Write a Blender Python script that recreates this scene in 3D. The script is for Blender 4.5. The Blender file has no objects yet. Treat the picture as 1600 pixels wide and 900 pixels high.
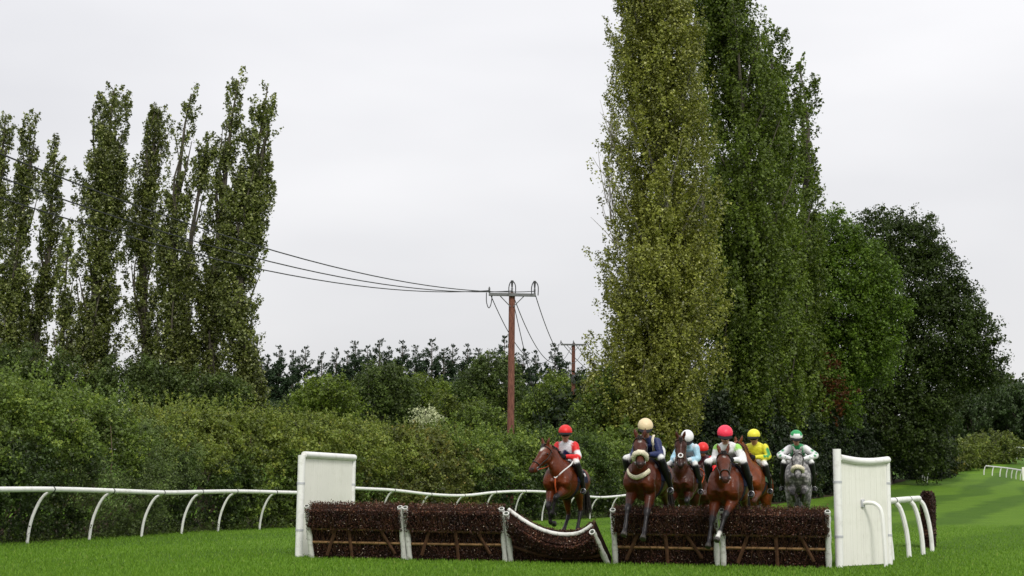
import bpy, bmesh, math, random
import numpy as np
from mathutils import Vector, Matrix, Euler, noise as mnoise
from mathutils.kdtree import KDTree

# ------------------------------------------------------------------ camera, sky, sun, exposure
SC = bpy.context.scene
COL = SC.collection
CAM_Z = 1.15
FOCAL = 50.0 / 36.0 * 1600.0
PITCH = math.atan(325.0 / FOCAL)
cam_data = bpy.data.cameras.new("camera")
cam_data.lens = 50.0
cam_data.sensor_width = 36.0
cam_data.clip_start = 0.1
cam_data.clip_end = 3000.0
cam = bpy.data.objects.new("camera", cam_data)
COL.objects.link(cam)
cam.location = (0, 0, CAM_Z)
ROLL = math.radians(0.55)
cam.rotation_euler = (Matrix.Rotation(math.pi / 2 + PITCH, 3, 'X') @ Matrix.Rotation(ROLL, 3, 'Z')).to_euler()
SC.camera = cam

SUN_EL, SUN_AZ = math.radians(44), math.radians(168)   # azimuth clockwise from +Y
world = bpy.data.worlds.new("World")
SC.world = world
world.use_nodes = True
nt = world.node_tree
nt.nodes.clear()
w_out = nt.nodes.new("ShaderNodeOutputWorld")
w_bg = nt.nodes.new("ShaderNodeBackground")
w_sky = nt.nodes.new("ShaderNodeTexSky")
w_sky.sky_type = 'NISHITA'
w_sky.sun_disc = False
w_sky.sun_elevation = SUN_EL
w_sky.sun_rotation = SUN_AZ
w_sky.air_density = 1.0
w_sky.dust_density = 3.0
w_tc = nt.nodes.new("ShaderNodeTexCoord")
w_map = nt.nodes.new("ShaderNodeMapping")
w_map.inputs["Scale"].default_value = (1.0, 1.0, 3.2)
w_noise = nt.nodes.new("ShaderNodeTexNoise")
w_noise.inputs["Scale"].default_value = 2.1
w_noise.inputs["Detail"].default_value = 4.0
w_noise.inputs["Roughness"].default_value = 0.45
w_ramp = nt.nodes.new("ShaderNodeValToRGB")
w_ramp.color_ramp.elements[0].position = 0.30
w_ramp.color_ramp.elements[0].color = (4.35, 4.33, 4.46, 1)
w_ramp.color_ramp.elements[1].position = 0.72
w_ramp.color_ramp.elements[1].color = (5.75, 5.68, 5.72, 1)
w_mix = nt.nodes.new("ShaderNodeMix")
w_mix.data_type = 'RGBA'
w_mix.inputs[0].default_value = 0.94          # closed cloud deck over the clear sky
nt.links.new(w_tc.outputs["Generated"], w_map.inputs["Vector"])
nt.links.new(w_map.outputs["Vector"], w_noise.inputs["Vector"])
nt.links.new(w_noise.outputs["Fac"], w_ramp.inputs["Fac"])
nt.links.new(w_sky.outputs["Color"], w_mix.inputs[6])
nt.links.new(w_ramp.outputs["Color"], w_mix.inputs[7])
w_sep = nt.nodes.new("ShaderNodeSeparateXYZ")
nt.links.new(w_tc.outputs["Generated"], w_sep.inputs["Vector"])
w_grad = nt.nodes.new("ShaderNodeMath"); w_grad.operation = 'MULTIPLY_ADD'; w_grad.use_clamp = False
w_clamp = nt.nodes.new("ShaderNodeClamp")
nt.links.new(w_sep.outputs["Z"], w_clamp.inputs["Value"])
nt.links.new(w_clamp.outputs["Result"], w_grad.inputs[0])
w_grad.inputs[1].default_value = 1.05         # an overcast sky brightens steadily from horizon to zenith
w_grad.inputs[2].default_value = 1.0
w_mul = nt.nodes.new("ShaderNodeVectorMath"); w_mul.operation = 'SCALE'
nt.links.new(w_mix.outputs[2], w_mul.inputs[0])
nt.links.new(w_grad.outputs["Value"], w_mul.inputs["Scale"])
nt.links.new(w_mul.outputs["Vector"], w_bg.inputs["Color"])
w_bg.inputs["Strength"].default_value = 0.1
nt.links.new(w_bg.outputs["Background"], w_out.inputs["Surface"])

sun_data = bpy.data.lights.new("sun", 'SUN')
sun_data.energy = 1.5
sun_data.angle = math.radians(16)
sun_data.color = (1.0, 0.97, 0.92)
sun = bpy.data.objects.new("sun", sun_data)
COL.objects.link(sun)
sun_dir = Vector((math.sin(SUN_AZ) * math.cos(SUN_EL), math.cos(SUN_AZ) * math.cos(SUN_EL), math.sin(SUN_EL)))
sun.rotation_euler = (-sun_dir).to_track_quat('-Z', 'Y').to_euler()
sun.location = (-20, -20, 60)

SC.view_settings.view_transform = 'Standard'
SC.view_settings.look = 'None'
SC.view_settings.gamma = 1.0
SC.view_settings.use_curve_mapping = False
SC.view_settings.exposure = 0.5
SC.render.engine = 'CYCLES'
SC.cycles.max_bounces = 6
SC.cycles.diffuse_bounces = 2
SC.cycles.glossy_bounces = 2
SC.cycles.transmission_bounces = 4
SC.cycles.use_denoising = True

RNG = np.random.default_rng(7)
random.seed(7)

# ------------------------------------------------------------------ helpers
def ground_z(y):
    if y < 60: return 0.0
    if y < 215: return 0.00028 * (y - 60) ** 2
    z0, s0 = 0.00028 * 155 ** 2, 2 * 0.00028 * 155
    d = min(y, 255) - 215
    return z0 + s0 * d - s0 * d * d / 80.0

def at(u, v, y):
    """world point at depth y seen at photograph pixel (u, v)"""
    du, dv = u - 800, v - 450
    a, b = (du * math.cos(ROLL) + dv * math.sin(ROLL)) / FOCAL, -(dv * math.cos(ROLL) - du * math.sin(ROLL)) / FOCAL
    cp, sp = math.cos(PITCH), math.sin(PITCH)
    d = Vector((a, cp - b * sp, sp + b * cp))
    t = y / d.y
    return Vector((d.x * t, y, CAM_Z + d.z * t))

def mpp(y):
    """metres per photograph pixel at depth y"""
    return y / FOCAL

def tag(o, label=None, cat=None, group=None, kind=None):
    if label: o["label"] = label
    if cat: o["category"] = cat
    if group: o["group"] = group
    if kind: o["kind"] = kind
    return o

def empty(name, loc=(0, 0, 0), rot=(0, 0, 0)):
    o = bpy.data.objects.new(name, None)
    COL.objects.link(o)
    o.location = loc
    o.rotation_euler = rot
    o.empty_display_size = 0.2
    return o

def link(name, me, mat=None, parent=None):
    o = bpy.data.objects.new(name, me)
    COL.objects.link(o)
    if mat is not None and not me.materials:
        me.materials.append(mat)
    if parent is not None:
        o.parent = parent
    return o

def catmull(pts, n):
    """resample control points (k x d) to n points on a Catmull-Rom curve"""
    P = np.asarray(pts, float)
    k = len(P)
    if k == 2:
        t = np.linspace(0, 1, n)[:, None]
        return P[0] * (1 - t) + P[1] * t
    Q = np.vstack([2 * P[0] - P[1], P, 2 * P[-1] - P[-2]])
    out = []
    for s in np.linspace(0, k - 1, n):
        i = min(int(s), k - 2)
        f = s - i
        p0, p1, p2, p3 = Q[i], Q[i + 1], Q[i + 2], Q[i + 3]
        out.append(0.5 * (2 * p1 + (p2 - p0) * f + (2 * p0 - 5 * p1 + 4 * p2 - p3) * f * f + (3 * p1 - p0 - 3 * p2 + p3) * f ** 3))
    return np.array(out)

class MB:
    """collects shapes for one mesh"""
    def __init__(self):
        self.v, self.f, self.c = [], [], []
    def add(self, vs, fs, col=None):
        b = len(self.v)
        self.v += [tuple(p) for p in vs]
        self.f += [tuple(i + b for i in f) for f in fs]
        self.c += [col] * len(vs) if not isinstance(col, list) else col
        return self
    def box(self, c, s, rot=None, bevel=0.0):
        x, y, z = s[0] / 2, s[1] / 2, s[2] / 2
        if bevel > 0:
            b = min(bevel, x * .9, y * .9, z * .9)
            bm = bmesh.new()
            bmesh.ops.create_cube(bm, size=1.0)
            for w in bm.verts: w.co = Vector((w.co.x * 2 * x, w.co.y * 2 * y, w.co.z * 2 * z))
            bmesh.ops.bevel(bm, geom=list(bm.edges), offset=b, segments=1, affect='EDGES')
            vs = [w.co.copy() for w in bm.verts]
            bm.verts.index_update()
            fs = [[w.index for w in f.verts] for f in bm.faces]
            bm.free()
        else:
            vs = [Vector((i, j, k)) for i in (-x, x) for j in (-y, y) for k in (-z, z)]
            fs = [(0, 1, 3, 2), (4, 6, 7, 5), (0, 4, 5, 1), (2, 3, 7, 6), (0, 2, 6, 4), (1, 5, 7, 3)]
        if rot is not None:
            vs = [rot @ w for w in vs]
        return self.add([w + Vector(c) for w in vs], fs)
    def tube(self, path, r, segs=10, caps=True, side=None, n=None):
        """r: number, list of numbers or list of (a, b)"""
        P = [Vector(p) for p in path]
        k = len(P)
        R = r if isinstance(r, (list, tuple, np.ndarray)) else [r] * k
        vs, fs = [], []
        prev = None
        for i in range(k):
            t = (P[min(i + 1, k - 1)] - P[max(i - 1, 0)])
            if t.length < 1e-9: t = Vector((0, 0, 1))
            t.normalize()
            if side is not None:
                s = Vector(side[i]) if not isinstance(side, Vector) else side.copy()
            elif prev is None:
                s = t.cross(Vector((0, 0, 1)))
                if s.length < 0.05: s = t.cross(Vector((0, 1, 0)))
            else:
                s = prev.copy()
            s = s - t * s.dot(t)
            s.normalize()
            prev = s
            w = t.cross(s)
            a, b = (R[i] if isinstance(R[i], (list, tuple, np.ndarray)) else (R[i], R[i]))
            for j in range(segs):
                an = 2 * math.pi * j / segs
                vs.append(P[i] + s * (a * math.cos(an)) + w * (b * math.sin(an)))
        for i in range(k - 1):
            for j in range(segs):
                j2 = (j + 1) % segs
                fs.append((i * segs + j, i * segs + j2, (i + 1) * segs + j2, (i + 1) * segs + j))
        if caps:
            vs.append(P[0]); vs.append(P[-1])
            a, b = len(vs) - 2, len(vs) - 1
            for j in range(segs):
                j2 = (j + 1) % segs
                fs.append((a, j2, j))
                fs.append((b, (k - 1) * segs + j, (k - 1) * segs + j2))
        return self.add(vs, fs)
    def mesh(self, name, smooth=True):
        me = bpy.data.meshes.new(name)
        me.from_pydata(self.v, [], self.f)
        if smooth:
            me.polygons.foreach_set("use_smooth", [True] * len(me.polygons))
            try: me.set_sharp_from_angle(angle=math.radians(42))
            except Exception: pass
        me.update()
        return me
    def build(self, name, mat, parent=None, smooth=True):
        return link(name, self.mesh(name, smooth), mat, parent)

# ------------------------------------------------------------------ materials
MATS = {}
def mat_nodes(name):
    m = bpy.data.materials.new(name)
    m.use_nodes = True
    t = m.node_tree
    b = t.nodes["Principled BSDF"]
    return m, t, b

def paint(name, col, rough=0.5, spec=0.4, var=0.12, scale=6.0, dirt=None, dirt_amt=0.0, bump=0.0, bump_scale=40.0, metal=0.0):
    m, t, b = mat_nodes(name)
    tc = t.nodes.new("ShaderNodeTexCoord")
    n = t.nodes.new("ShaderNodeTexNoise")
    n.inputs["Scale"].default_value = scale
    n.inputs["Detail"].default_value = 5
    t.links.new(tc.outputs["Object"], n.inputs["Vector"])
    r = t.nodes.new("ShaderNodeValToRGB")
    lo = tuple(c * (1 - var) for c in col); hi = tuple(min(1, c * (1 + var)) for c in col)
    r.color_ramp.elements[0].position = 0.3; r.color_ramp.elements[0].color = (*lo, 1)
    r.color_ramp.elements[1].position = 0.7; r.color_ramp.elements[1].color = (*hi, 1)
    t.links.new(n.outputs["Fac"], r.inputs["Fac"])
    src = r.outputs["Color"]
    if dirt is not None:
        n2 = t.nodes.new("ShaderNodeTexNoise")
        n2.inputs["Scale"].default_value = scale * 2.3
        n2.inputs["Detail"].default_value = 8
        n2.inputs["Roughness"].default_value = 0.7
        t.links.new(tc.outputs["Object"], n2.inputs["Vector"])
        r2 = t.nodes.new("ShaderNodeValToRGB")
        r2.color_ramp.elements[0].position = 0.52; r2.color_ramp.elements[0].color = (0, 0, 0, 1)
        r2.color_ramp.elements[1].position = 0.75; r2.color_ramp.elements[1].color = (dirt_amt,) * 3 + (1,)
        t.links.new(n2.outputs["Fac"], r2.inputs["Fac"])
        mx = t.nodes.new("ShaderNodeMix"); mx.data_type = 'RGBA'
        t.links.new(r2.outputs["Color"], mx.inputs[0])
        t.links.new(src, mx.inputs[6])
        mx.inputs[7].default_value = (*dirt, 1)
        src = mx.outputs[2]
    t.links.new(src, b.inputs["Base Color"])
    b.inputs["Roughness"].default_value = rough
    b.inputs["Specular IOR Level"].default_value = spec
    b.inputs["Metallic"].default_value = metal
    if bump > 0:
        n3 = t.nodes.new("ShaderNodeTexNoise"); n3.inputs["Scale"].default_value = bump_scale; n3.inputs["Detail"].default_value = 4
        t.links.new(tc.outputs["Object"], n3.inputs["Vector"])
        bp = t.nodes.new("ShaderNodeBump"); bp.inputs["Strength"].default_value = bump; bp.inputs["Distance"].default_value = 0.02
        t.links.new(n3.outputs["Fac"], bp.inputs["Height"])
        t.links.new(bp.outputs["Normal"], b.inputs["Normal"])
    return m

def leaf_mat(name, cols, trans=0.35, rough=0.5, spec=0.35):
    """cols: list of (position, colour) over the per-leaf value 'tint'"""
    m, t, b = mat_nodes(name)
    a = t.nodes.new("ShaderNodeAttribute"); a.attribute_name = "tint"
    r = t.nodes.new("ShaderNodeValToRGB")
    e = r.color_ramp.elements
    while len(e) < len(cols): e.new(0.5)
    for el, (p, c) in zip(e, cols):
        el.position = p; el.color = (*c, 1)
    t.links.new(a.outputs["Fac"], r.inputs["Fac"])
    t.links.new(r.outputs["Color"], b.inputs["Base Color"])
    b.inputs["Roughness"].default_value = rough
    b.inputs["Specular IOR Level"].default_value = spec
    tr = t.nodes.new("ShaderNodeBsdfTranslucent")
    t.links.new(r.outputs["Color"], tr.inputs["Color"])
    mx = t.nodes.new("ShaderNodeMixShader")
    mx.inputs[0].default_value = trans
    t.links.new(b.outputs["BSDF"], mx.inputs[1])
    t.links.new(tr.outputs["BSDF"], mx.inputs[2])
    t.links.new(mx.outputs["Shader"], t.nodes["Material Output"].inputs["Surface"])
    return m

def bark_mat(name, c1, c2, scale=3.0):
    m, t, b = mat_nodes(name)
    tc = t.nodes.new("ShaderNodeTexCoord")
    mp = t.nodes.new("ShaderNodeMapping"); mp.inputs["Scale"].default_value = (6, 6, 0.8)
    n = t.nodes.new("ShaderNodeTexNoise"); n.inputs["Scale"].default_value = scale; n.inputs["Detail"].default_value = 8
    t.links.new(tc.outputs["Object"], mp.inputs["Vector"]); t.links.new(mp.outputs["Vector"], n.inputs["Vector"])
    r = t.nodes.new("ShaderNodeValToRGB")
    r.color_ramp.elements[0].position = 0.35; r.color_ramp.elements[0].color = (*c1, 1)
    r.color_ramp.elements[1].position = 0.65; r.color_ramp.elements[1].color = (*c2, 1)
    t.links.new(n.outputs["Fac"], r.inputs["Fac"]); t.links.new(r.outputs["Color"], b.inputs["Base Color"])
    b.inputs["Roughness"].default_value = 0.9
    bp = t.nodes.new("ShaderNodeBump"); bp.inputs["Strength"].default_value = 0.6; bp.inputs["Distance"].default_value = 0.03
    t.links.new(n.outputs["Fac"], bp.inputs["Height"]); t.links.new(bp.outputs["Normal"], b.inputs["Normal"])
    return m

M = {}
M['white_rail'] = paint('white_plastic_rail', (0.78, 0.78, 0.75), 0.35, 0.5, 0.04, 2.0, (0.36, 0.36, 0.28), 0.55)
M['white_board'] = paint('white_plastic_board', (0.80, 0.79, 0.72), 0.45, 0.4, 0.04, 1.5, (0.55, 0.55, 0.45), 0.35)
M['white_pad'] = paint('scuffed_white_pad', (0.62, 0.62, 0.58), 0.6, 0.3, 0.10, 6.0, (0.13, 0.11, 0.08), 0.85)
M['joint'] = paint('dark_rail_joint', (0.05, 0.06, 0.045), 0.7, 0.2)
M['clip'] = paint('grey_clip', (0.45, 0.46, 0.48), 0.4, 0.5)
M['lath'] = paint('weathered_lath', (0.20, 0.115, 0.05), 0.8, 0.2, 0.35, 9.0, (0.05, 0.03, 0.02), 0.8)
M['lath_dark'] = paint('dark_lath', (0.075, 0.036, 0.018), 0.8, 0.2, 0.35, 9.0, (0.03, 0.02, 0.015), 0.8)
M['brush_core'] = paint('brush_core', (0.02, 0.011, 0.008), 0.95, 0.05, 0.3, 20.0)
M['brush'] = leaf_mat('birch_brush_leaves', [(0.0, (0.014, 0.007, 0.005)), (0.45, (0.040, 0.015, 0.010)), (0.8, (0.105, 0.034, 0.018)), (0.93, (0.20, 0.09, 0.045)), (1.0, (0.40, 0.32, 0.24))], 0.12, 0.55)
M['pole'] = bark_mat('creosoted_pole', (0.085, 0.028, 0.018), (0.21, 0.085, 0.055), 4.0)
M['metal'] = paint('galvanised_steel', (0.12, 0.125, 0.125), 0.5, 0.5, 0.2, 8.0)
M['wire'] = paint('cable', (0.035, 0.036, 0.038), 0.6, 0.3)
M['ceramic'] = paint('dark_insulator', (0.05, 0.05, 0.052), 0.25, 0.5)
M['bark'] = bark_mat('grey_brown_bark', (0.03, 0.025, 0.018), (0.11, 0.095, 0.07))
M['bark_pale'] = bark_mat('pale_poplar_bark', (0.09, 0.085, 0.07), (0.26, 0.24, 0.20))
M['twig'] = paint('dead_twig', (0.16, 0.12, 0.085), 0.9, 0.1, 0.3)
M['twig_pale'] = paint('pale_bare_twig', (0.24, 0.22, 0.19), 0.9, 0.1, 0.3)

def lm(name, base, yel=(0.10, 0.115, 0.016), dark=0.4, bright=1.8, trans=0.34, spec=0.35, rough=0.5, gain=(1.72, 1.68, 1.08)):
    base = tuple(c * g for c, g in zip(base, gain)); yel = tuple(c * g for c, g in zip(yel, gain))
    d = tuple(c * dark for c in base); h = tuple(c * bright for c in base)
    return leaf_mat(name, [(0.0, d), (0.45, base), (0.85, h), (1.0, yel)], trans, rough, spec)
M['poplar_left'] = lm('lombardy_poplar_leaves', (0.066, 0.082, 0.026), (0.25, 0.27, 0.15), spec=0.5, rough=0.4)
M['poplar_a'] = lm('pale_poplar_leaves', (0.105, 0.118, 0.026), (0.27, 0.28, 0.11), spec=0.5, rough=0.42, bright=1.7)
M['poplar_b'] = lm('deep_green_poplar_leaves', (0.052, 0.078, 0.012), (0.10, 0.135, 0.025), spec=0.4, bright=1.7)
M['syc'] = lm('sycamore_leaves', (0.046, 0.080, 0.011), (0.095, 0.14, 0.02), spec=0.3)
M['shade_yew'] = lm('shade_dark_evergreen_leaves', (0.014, 0.024, 0.009), (0.035, 0.05, 0.015), trans=0.15, spec=0.25, gain=(1.2, 1.2, 1.0))  # dark leaf species; canopy shade on the undergrowth is put into this colour
M['soil'] = paint('leaf_litter_soil', (0.040, 0.030, 0.018), 0.95, 0.1, 0.4, 3.0, (0.09, 0.06, 0.03), 0.7, 0.8, 14.0)
M['oak'] = lm('oak_leaves', (0.020, 0.033, 0.008), (0.042, 0.062, 0.014), spec=0.25, trans=0.3)
M['red_leaf'] = lm('autumn_leaves', (0.052, 0.020, 0.009), (0.085, 0.035, 0.015), spec=0.2, bright=1.4)
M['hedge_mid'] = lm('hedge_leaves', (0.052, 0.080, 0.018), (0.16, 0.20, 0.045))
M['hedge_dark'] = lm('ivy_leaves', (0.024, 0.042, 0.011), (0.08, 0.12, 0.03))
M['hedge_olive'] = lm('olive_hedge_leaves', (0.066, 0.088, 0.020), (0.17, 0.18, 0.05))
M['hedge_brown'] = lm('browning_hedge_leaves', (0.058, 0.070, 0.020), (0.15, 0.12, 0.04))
M['fern'] = lm('bracken_fronds', (0.050, 0.075, 0.028), (0.13, 0.17, 0.07))
M['far_green'] = lm('far_broadleaf_leaves', (0.038, 0.058, 0.018), (0.085, 0.11, 0.03))
M['far_lime'] = lm('far_lime_leaves', (0.065, 0.095, 0.016), (0.12, 0.155, 0.03))
M['far_dark'] = lm('far_dark_leaves', (0.026, 0.044, 0.020), (0.05, 0.075, 0.035))
M['pine'] = lm('pine_needles', (0.014, 0.027, 0.016), (0.03, 0.05, 0.03), trans=0.1, spec=0.2)
M['silver'] = lm('silver_willow_leaves', (0.30, 0.33, 0.30), (0.5, 0.52, 0.48), dark=0.6, bright=1.4)
M['weed'] = lm('low_weed_leaves', (0.045, 0.070, 0.014), (0.12, 0.13, 0.04), trans=0.2)

# ------------------------------------------------------------------ foliage
def leaf_mesh(name, P, size, tint, N=None, nbias=0.6, aspect=0.62, axis=None, abias=0.0):
    """one small pointed leaf per point of P (n x 3)"""
    P = np.asarray(P, np.float32); n = len(P)
    size = np.broadcast_to(np.asarray(size, np.float32), (n,))
    nr = RNG.normal(size=(n, 3)).astype(np.float32)
    nr /= np.linalg.norm(nr, axis=1, keepdims=True) + 1e-9
    if N is not None:
        nr = nr * (1 - nbias) + np.asarray(N, np.float32) * nbias
    nr /= np.linalg.norm(nr, axis=1, keepdims=True) + 1e-9
    ax = RNG.normal(size=(n, 3)).astype(np.float32)
    if axis is not None:
        ax = ax * (1 - abias) + np.asarray(axis, np.float32) * abias * 1.7
    ax -= nr * (ax * nr).sum(1, keepdims=True)
    ax /= np.linalg.norm(ax, axis=1, keepdims=True) + 1e-9
    bx = np.cross(nr, ax)
    h = (size * 0.5)[:, None]
    V = np.empty((n, 3, 3), np.float32)
    V[:, 0] = P - ax * h
    V[:, 1] = P + ax * h * 0.6 + bx * h * (aspect * 1.25)
    V[:, 2] = P + ax * h * 0.6 - bx * h * (aspect * 1.25)
    me = bpy.data.meshes.new(name)
    me.vertices.add(n * 3); me.loops.add(n * 3); me.polygons.add(n)
    me.vertices.foreach_set("co", V.reshape(-1))
    me.loops.foreach_set("vertex_index", np.arange(n * 3, dtype=np.int32))
    me.polygons.foreach_set("loop_start", np.arange(0, n * 3, 3, dtype=np.int32))
    me.polygons.foreach_set("loop_total", np.full(n, 3, np.int32))
    at_ = me.attributes.new("tint", 'FLOAT', 'POINT')
    at_.data.foreach_set("value", np.repeat(np.clip(np.asarray(tint, np.float32), 0, 1), 3))
    me.update(calc_edges=True)
    return me

def sprays(C, D, length, spread, k, droop=0.0):
    """k leaves round each of the sprays that start at C and run along D; returns points, outward normals, spray index"""
    n = len(C)
    C = np.repeat(C, k, 0); Dk = np.repeat(D, k, 0)
    L = np.repeat(np.broadcast_to(length, (n,)), k)
    t = RNG.random(n * k) ** 0.8
    off = RNG.normal(size=(n * k, 3)) * (np.repeat(np.broadcast_to(spread, (n,)), k) * (1.05 - 0.75 * t))[:, None]
    P = C + Dk * (L * t)[:, None] + off
    P[:, 2] -= droop * (t ** 2) * L
    N = Dk * 0.4 + off / (np.linalg.norm(off, axis=1, keepdims=True) + 1e-6) * 0.6
    N[:, 2] += 0.5
    return P, N, np.repeat(np.arange(n), k)

def unit(v):
    return v / (np.linalg.norm(v, axis=-1, keepdims=True) + 1e-9)
# ------------------------------------------------------------------ ground
def build_ground():
    ys = list(range(-80, 61, 20)) + list(range(63, 262, 3)) + [300, 380, 500, 800, 1400]
    xs = [-900, -500, -300, -200, -150] + list(range(-120, 121, 10)) + [150, 200, 300, 500, 900]
    vs = [(x, y, ground_z(y)) for y in ys for x in xs]
    nx = len(xs)
    fs = [(j * nx + i, j * nx + i + 1, (j + 1) * nx + i + 1, (j + 1) * nx + i) for j in range(len(ys) - 1) for i in range(nx - 1)]
    m, t, b = mat_nodes('mown_turf')
    tc = t.nodes.new("ShaderNodeTexCoord")
    def noise(scale, detail=4, vec=None, rough=0.55):
        n = t.nodes.new("ShaderNodeTexNoise"); n.inputs["Scale"].default_value = scale
        n.inputs["Detail"].default_value = detail; n.inputs["Roughness"].default_value = rough
        t.links.new(vec or tc.outputs["Object"], n.inputs["Vector"]); return n
    def ramp(src, stops):
        r = t.nodes.new("ShaderNodeValToRGB"); e = r.color_ramp.elements
        while len(e) < len(stops): e.new(0.5)
        for el, (p, c) in zip(e, stops): el.position = p; el.color = (*c, 1)
        t.links.new(src, r.inputs["Fac"]); return r
    def mix(f, a, c, mode='MIX'):
        x = t.nodes.new("ShaderNodeMix"); x.data_type = 'RGBA'; x.blend_type = mode
        if isinstance(f, float): x.inputs[0].default_value = f
        else: t.links.new(f, x.inputs[0])
        t.links.new(a, x.inputs[6]); t.links.new(c, x.inputs[7]); return x.outputs[2]
    # mowing bands run with the course
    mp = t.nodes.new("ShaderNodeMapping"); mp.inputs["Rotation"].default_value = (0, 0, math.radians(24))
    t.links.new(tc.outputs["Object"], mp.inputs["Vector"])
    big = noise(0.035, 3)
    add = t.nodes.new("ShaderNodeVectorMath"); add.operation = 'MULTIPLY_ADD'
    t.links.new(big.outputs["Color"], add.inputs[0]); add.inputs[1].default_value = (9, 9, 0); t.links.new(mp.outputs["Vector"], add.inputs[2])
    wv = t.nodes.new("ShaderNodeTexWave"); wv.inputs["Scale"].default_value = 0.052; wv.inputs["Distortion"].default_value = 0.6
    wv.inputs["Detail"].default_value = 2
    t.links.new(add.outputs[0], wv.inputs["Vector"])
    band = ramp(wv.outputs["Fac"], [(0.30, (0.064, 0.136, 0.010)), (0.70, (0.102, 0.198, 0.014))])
    patch = ramp(noise(0.45, 6).outputs["Fac"], [(0.3, (0.80, 0.83, 0.78)), (0.5, (0.97, 0.97, 0.97)), (0.72, (1.12, 1.06, 1.05))])
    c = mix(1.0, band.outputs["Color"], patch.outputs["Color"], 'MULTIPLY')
    fine = ramp(noise(26, 5, None, 0.7).outputs["Fac"], [(0.32, (0.55, 0.58, 0.5)), (0.55, (1, 1, 1)), (0.75, (1.35, 1.25, 1.3))])
    c = mix(1.0, c, fine.outputs["Color"], 'MULTIPLY')
    wear = ramp(noise(2.2, 8, None, 0.7).outputs["Fac"], [(0.60, (0, 0, 0)), (0.78, (0.55, 0.55, 0.55))])
    straw = t.nodes.new("ShaderNodeRGB"); straw.outputs[0].default_value = (0.17, 0.21, 0.04, 1)
    c = mix(wear.outputs["Color"], c, straw.outputs[0])
    vo = t.nodes.new("ShaderNodeTexVoronoi"); vo.inputs["Scale"].default_value = 1.5; vo.inputs["Randomness"].default_value = 1.0
    dv_ = t.nodes.new("ShaderNodeVectorMath"); dv_.operation = 'MULTIPLY_ADD'
    t.links.new(noise(7.0, 3).outputs["Color"], dv_.inputs[0]); dv_.inputs[1].default_value = (0.25, 0.25, 0); t.links.new(tc.outputs["Object"], dv_.inputs[2])
    t.links.new(dv_.outputs[0], vo.inputs["Vector"])
    spots = ramp(vo.outputs["Distance"], [(0.05, (0.75, 0.75, 0.75)), (0.13, (0, 0, 0))])
    gate = ramp(noise(0.30, 3).outputs["Fac"], [(0.50, (0, 0, 0)), (0.62, (1, 1, 1))])
    sg = mix(1.0, spots.outputs["Color"], gate.outputs["Color"], 'MULTIPLY')
    soil = t.nodes.new("ShaderNodeRGB"); soil.outputs[0].default_value = (0.060, 0.050, 0.020, 1)
    c = mix(sg, c, soil.outputs[0])
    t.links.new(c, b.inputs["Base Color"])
    b.inputs["Roughness"].default_value = 0.85
    b.inputs["Specular IOR Level"].default_value = 0.12
    bp = t.nodes.new("ShaderNodeBump"); bp.inputs["Strength"].default_value = 0.7; bp.inputs["Distance"].default_value = 0.05
    t.links.new(noise(35, 5, None, 0.7).outputs["Fac"], bp.inputs["Height"]); t.links.new(bp.outputs["Normal"], b.inputs["Normal"])
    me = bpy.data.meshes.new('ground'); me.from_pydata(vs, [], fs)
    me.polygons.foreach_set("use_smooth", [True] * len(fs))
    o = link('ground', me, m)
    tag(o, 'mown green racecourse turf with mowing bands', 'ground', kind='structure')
    del o["category"]
build_ground()

def build_grass():
    """short blades on the near turf"""
    n = 280000
    # denser towards the camera
    y = 19 + (RNG.random(n) ** 2.2) * 60
    hw = 0.37 * y + 1
    x = (RNG.random(n) * 2 - 1) * hw
    clump = np.array([mnoise.noise((float(a) * 0.9, float(b_) * 0.9, 0.0)) for a, b_ in zip(x[::6], y[::6])]).repeat(6)[:n]
    h = (0.028 + 0.030 * RNG.random(n)) * (1 + 0.35 * clump)
    # longer tufts along rail posts and wings are left by the mower
    w = 0.006 + 0.006 * RNG.random(n)
    an = RNG.random(n) * 2 * np.pi
    lx = RNG.normal(size=n) * 0.018; ly = RNG.normal(size=n) * 0.018
    V = np.empty((n, 3, 3), np.float32)
    V[:, 0] = np.stack([x - np.cos(an) * w, y - np.sin(an) * w, np.zeros(n)], 1)
    V[:, 1] = np.stack([x + np.cos(an) * w, y + np.sin(an) * w, np.zeros(n)], 1)
    V[:, 2] = np.stack([x + lx, y + ly, h], 1)
    me = bpy.data.meshes.new('turf_grass')
    me.vertices.add(n * 3); me.loops.add(n * 3); me.polygons.add(n)
    me.vertices.foreach_set("co", V.reshape(-1))
    me.loops.foreach_set("vertex_index", np.arange(n * 3, dtype=np.int32))
    me.polygons.foreach_set("loop_start", np.arange(0, n * 3, 3, dtype=np.int32))
    me.polygons.foreach_set("loop_total", np.full(n, 3, np.int32))
    a = me.attributes.new("tint", 'FLOAT', 'POINT')
    a.data.foreach_set("value", np.repeat(np.clip(0.42 + 0.24 * clump + 0.2 * RNG.normal(size=n), 0, 1).astype(np.float32), 3))
    me.update(calc_edges=True)
    mt = leaf_mat('grass_blades', [(0.0, (0.066, 0.145, 0.010)), (0.45, (0.122, 0.240, 0.018)), (0.85, (0.18, 0.32, 0.03)), (1.0, (0.31, 0.35, 0.10))], 0.3, 0.5, 0.2)
    o = link('turf_grass', me, mt)
    tag(o, 'short mown grass in front of and behind the hurdles', 'grass', kind='stuff')
build_grass()

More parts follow.
